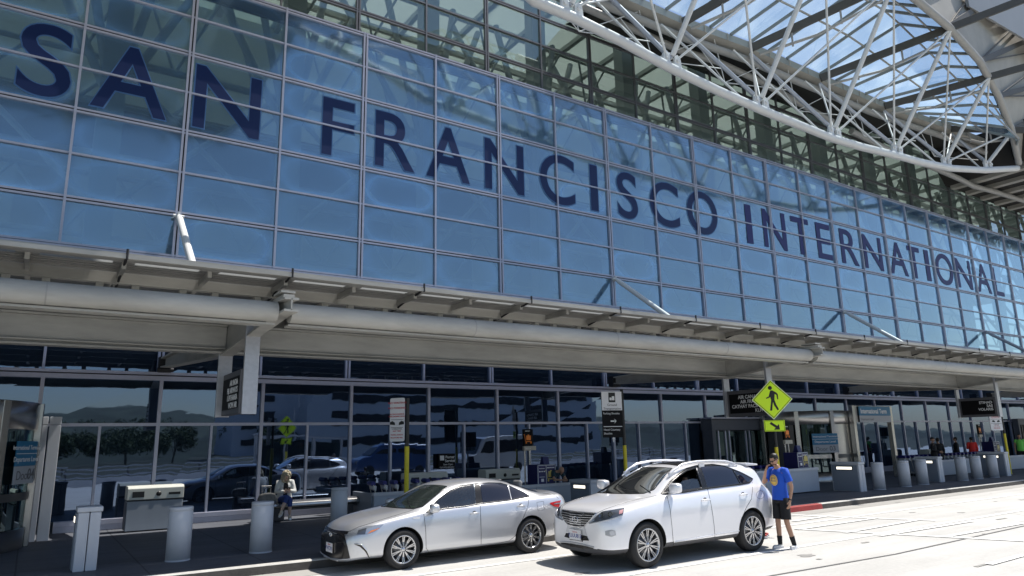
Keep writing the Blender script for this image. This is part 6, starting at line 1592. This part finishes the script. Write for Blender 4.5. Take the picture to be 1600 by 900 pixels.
g = MB(); g.path([(2.02+.05*math.sin(a), -.40+.18*math.cos(a), .99+.17*math.sin(a)) for a in [2*PI*k/24 for k in range(24)]], .014, 8, closed=True); g.tube((2.02,-.40,.99),(1.8,-.40,.97), .03, 8); obj('steering_wheel', g, M_intd, U.t)
h_ = top(U)(2.0, 0)[0]; g = MB(); g.box(1.93, 1.95, -.12, .12, h_.z-.15, h_.z-.07); obj('rear_view_mirror', g, M_intd, U.t)
for cc, z in ((S, 1.03), (U, 1.13)):
    for sgn in (-1, 1):
        pts_ = [top(cc)(1.22 if cc is S else 1.36, sgn*.30-.30)[0], top(cc)(1.36 if cc is S else 1.50, sgn*.30+.10)[0]]
        g = MB(); g.path([pts_[0]+V(0,0,.01), pts_[1]+V(0,0,.018)], .008, 6); obj('wiper', g, M_trim, cc.t)
# drivers
def driver(car, x, y, z, label, top_m, hair):
    w = Vector((car.X, car.Yc, 0))+Vector((x, y, z))*car.sc
    return person(label, w, -PI/2, dict(pelvis=(0,0,0), spine=(0,.03,.17), chest=(0,.07,.37), neck=(0,.05,.52), headb=(0,.03,.59), head=(0,.01,.665), tilt=(.1,0,0),
        shL=(.18,.06,.46), shR=(-.18,.06,.46), elL=(.24,-.14,.25), elR=(-.24,-.14,.25), wrL=(.14,-.36,.34), wrR=(-.14,-.36,.34), hipL=(.1,0,0), hipR=(-.1,0,0)), M_skin, top_m, M_blk2, M_shoed, hair, sleeve=.4, halfbody=True, scale=.96)
driver(S, 2.48, -.38, .56, 'driver in a light blue shirt inside the silver sedan', mat('shirt_light_blue', (.16, .38, .52), .8), M_hairb)
driver(U, 2.50, -.40, .68, 'driver in a grey shirt behind the wheel of the white SUV', mat('shirt_grey', (.22, .24, .27), .8), M_hairb)
# ================================================================== WORLD MIRRORED IN THE GLASS (behind the camera)
g = MB(); g.quad((-400,-125,.0),(600,-125,.0),(600,-15,.0),(-400,-15,.0)); struct('verge', g, mat('verge_scrub', (.05, .055, .038), .95, var=.5, scale=.15))
M_hill = mat('hill_scrub', (.055, .068, .05), .9, var=.7, scale=.012)
def ridge(name, dist, hs, x0, x1, depth, m, seed, amp):
    r_ = random.Random(seed); n = 90; g = MB(); prof = []
    for i in range(n+1):
        u = i/n; z = 0
        for (c, h, w) in hs: z += h*math.exp(-((u-c)/w)**2)
        z += amp*sum(math.sin(u*f*6.28+ph)/f for f, ph in ((5, seed), (11, seed*2.1), (23, seed*.7), (47, 1.3)))
        prof.append(max(2, z))
    vs = []; rows_ = 7
    for j in range(rows_):
        k = math.sin(PI/2*j/(rows_-1))
        for i in range(n+1):
            vs.append((x0+(x1-x0)*i/n+r_.uniform(-4,4)*k, -dist-depth*j/(rows_-1), prof[i]*k+r_.uniform(-1.5,1.5)*k))
    fs = [(j*(n+1)+i, j*(n+1)+i+1, (j+1)*(n+1)+i+1, (j+1)*(n+1)+i) for j in range(rows_-1) for i in range(n)]
    g.add(vs, fs, 0, True); return struct(name, g, m)
ridge('hills', 1500, [(.20, 60, .12), (.35, 66, .10), (.5, 72, .12), (.62, 62, .08), (.78, 66, .14), (.95, 50, .12)], -1600, 3600, 700, M_hill, 3, 5)
ridge('foothills', 118, [(.1, 3.5, .15), (.35, 4.5, .2), (.6, 4.0, .2), (.85, 4, .2)], -260, 420, 60, mat('foothill', (.030, .040, .028), .95, var=.7, scale=.12), 5, .9)
# trees across the road
M_bk = mat('tree_bark', (.10, .075, .055), .9, var=.2)
M_lf = [mat('tree_leaf_dark', (.035, .06, .022), .7, var=.35, scale=.8), mat('tree_leaf_mid', (.06, .085, .03), .7, var=.35, scale=.8)]
def tree(x, y, h, r, seed, label):
    q = random.Random(seed); t = thing('broadleaf_tree', label, 'tree', (x, y, 0), 0, 'trees across the access road')
    g = MB(); g.path([(0,0,0),(q.uniform(-.1,.1),0,h*.3),(q.uniform(-.3,.3),q.uniform(-.3,.3),h*.62)], [.2,.15,.07], 8)
    tips = []
    for k in range(7):
        a = k*2.4+q.random(); e = (math.cos(a)*r*.6, math.sin(a)*r*.6, h*q.uniform(.5,.85)); g.path([(0,0,h*q.uniform(.22,.4)), (e[0]*.5, e[1]*.5, e[2]*.75), e], [.09,.06,.02], 6); tips.append(e)
    obj('trunk', g, M_bk, t)
    g = MB(); cl = [(Vector(e)+Vector((q.uniform(-.4,.4), q.uniform(-.4,.4), q.uniform(-.2,.6))), r*q.uniform(.32,.52)) for e in tips+tips+[(0,0,h*.85)]]
    for c, rr in cl:
        for _ in range(230):
            d = Vector((q.gauss(0,1), q.gauss(0,1), q.gauss(0,.8))).normalized()*rr*q.uniform(.55,1.05); p_ = c+d; s = q.uniform(.14,.28)
            u = Vector((q.gauss(0,1), q.gauss(0,1), q.gauss(0,1))).normalized(); v = u.cross(Vector((q.gauss(0,1), q.gauss(0,1), q.gauss(0,1)))).normalized()
            g.add([p_-u*s, p_+v*s*.6, p_+u*s, p_-v*s*.6], [(0,1,2,3)], q.randint(0,1))
    obj('crown', g, M_lf, t, recalc=False)
for k in range(18):
    tree(-26+k*6.0+rnd.uniform(-2.5,2.5), -78-rnd.uniform(0,26), rnd.uniform(3.4,7.6), rnd.uniform(2.6,4.8), 40+k, 'leafy dark tree across the access road mirrored in the glass')
# parking structure
M_gar = mat('garage_concrete', (.70, .70, .73), .75, var=.08, scale=.2); M_void = mat('garage_void', (.02, .02, .025), .8)
t = thing('parking_garage', 'pale multi storey parking garage mirrored in the glass behind the cars', 'building', (60, -75, 0))
g = MB(); g.box(-22, 40, -25, 0, 0, 15.2); g.box(2, 16, -20, -4, 15.2, 18.5); obj('walls', g, M_gar, t)
for k in range(4):
    g = MB(); g.box(-18, 38, .02, .08, 2.2+k*3.4, 3.5+k*3.4); obj('deck_opening', g, M_void, t)
t = thing('office_block', 'grey office block with dark window pairs mirrored left of the seated woman', 'building', (34, -80, 0))
g = MB(); g.box(-7, 9, -14, 0, 0, 12.6); obj('walls', g, M_gar, t)
for r in range(4):
    for c in (-5.6, -2.9):
        g = MB(); g.box(c, c+2.2, .02, .1, 1.6+r*2.9, 2.7+r*2.9); obj('window', g, M_void, t)
# shelter, rail, far signs
t = thing('bus_shelter', 'glass roofed bus shelter mirrored behind the luggage carts', 'shelter', (15.5, -6.5, .15))
g = MB(); g.box(-3.2, 3.2, -.9, .9, 2.55, 2.68); obj('roof', g, M_bol, t)
for x in (-3, -1, 1, 3):
    g = MB(); g.box(x-.09, x+.09, -.6, -.4, 0, 2.55); obj('post', g, M_bol, t)
g = MB(); g.box(-3, 3, -.85, -.8, .3, 2.3); obj('back_pane', g, M_dglass, t)
t = thing('guard_rail', 'long grey roadside barrier rail mirrored in the glass', 'barrier', (0, -12.5, 0))
g = MB(); 
for z in (.55, .85, 1.1): g.box(-30, 60, -.03, .03, z-.04, z+.04)
obj('rail', g, M_bol, t)
g = MB(); g.box(-30, 60, .02, .22, 0, .42); obj('concrete_base', g, M_gar, t)
for k in range(22):
    g = MB(); g.box(-30+k*4, -29.88+k*4, -.12, -.03, 0, 1.1); obj('post', g, M_dsteel, t)
ped_sign(13.2, -2.4, 'second yellow pedestrian sign mirrored in the glass right of the seated woman', .35+PI)
t = thing('lamp_post', 'tall street lamp mirrored in the upper glass band', 'street lamp', (22, -30, 0))
g = MB(); g.tube((0,0,0), (0,0,9), .09, 10, r2=.05); obj('pole', g, M_bol, t)
g = MB(); g.path([(0,0,8.9),(.6,0,9.3),(1.4,0,9.3)], .04, 8); g.box(1.2,1.9,-.12,.12,9.2,9.32); obj('lamp_head', g, M_bol, t)

M_vanw = mat('van_white', (.5,.5,.5), .3, coat=.8); M_vanb = mat('van_blue', (.01,.045,.16), .3, coat=.8)
def van(x, y, label, m, L_=5.6, H=2.6, flip=1):
    t = thing('van', label, 'van', (x, y, 0))
    P = [(-L_/2,.35),(-L_/2,.95),(-L_/2+.25,1.15),(-L_/2+1.0,1.35),(-L_/2+1.7,H-.12),(-L_/2+2.0,H),(L_/2-.1,H),(L_/2,H-.15),(L_/2,.4)]
    g = MB(); g.prism(P, 'y', -.95, .95); obj('body', g, m, t, bevel=.08, seg=3)
    for sd_ in (-1, 1):
        g = MB(); g.prism([(-L_/2+1.35,1.42),(-L_/2+1.85,H-.35),(-L_/2+2.6,H-.35),(-L_/2+2.6,1.42)], 'y', sd_*.955, sd_*.965); obj('side_window', g, M_trim, t)
        g = MB(); g.prism([(-L_/2+2.8,1.42),(-L_/2+2.8,H-.35),(L_/2-.3,H-.35),(L_/2-.3,1.42)], 'y', sd_*.955, sd_*.965); obj('side_window', g, M_trim, t)
        for wx in (-L_/2+.95, L_/2-1.0):
            g = MB(); g.lathe([(0,-.12),(.19,-.12),(.22,-.11),(.34,-.11),(.36,-.08),(.36,.1),(0,.1)], c=(wx, sd_*.86, .36), ax='y', n=24); obj('wheel', g, M_tyre, t)
    g = MB(); g.quad((-L_/2+1.0,-.8,1.38),(-L_/2+1.0,.8,1.38),(-L_/2+1.66,.75,H-.16),(-L_/2+1.66,-.75,H-.16)); g.xf(T(-.02,0,.03)); obj('windscreen', g, M_trim, t)
    g = MB(); g.box(-L_/2-.02, -L_/2+.05, -.85, -.55, .85, 1.05); g.box(-L_/2-.02, -L_/2+.05, .55, .85, .85, 1.05); obj('headlight', g, M_lens, t)
p_ = refl(765, 740, -2.2); van(p_.x, -2.2, 'white high roof van across the road mirrored in the glass', M_vanw)
p_ = refl(612, 745, -3.6); van(p_.x, -3.8, 'blue van across the road mirrored behind the luggage carts', M_vanb, L_=5.2, H=2.1)
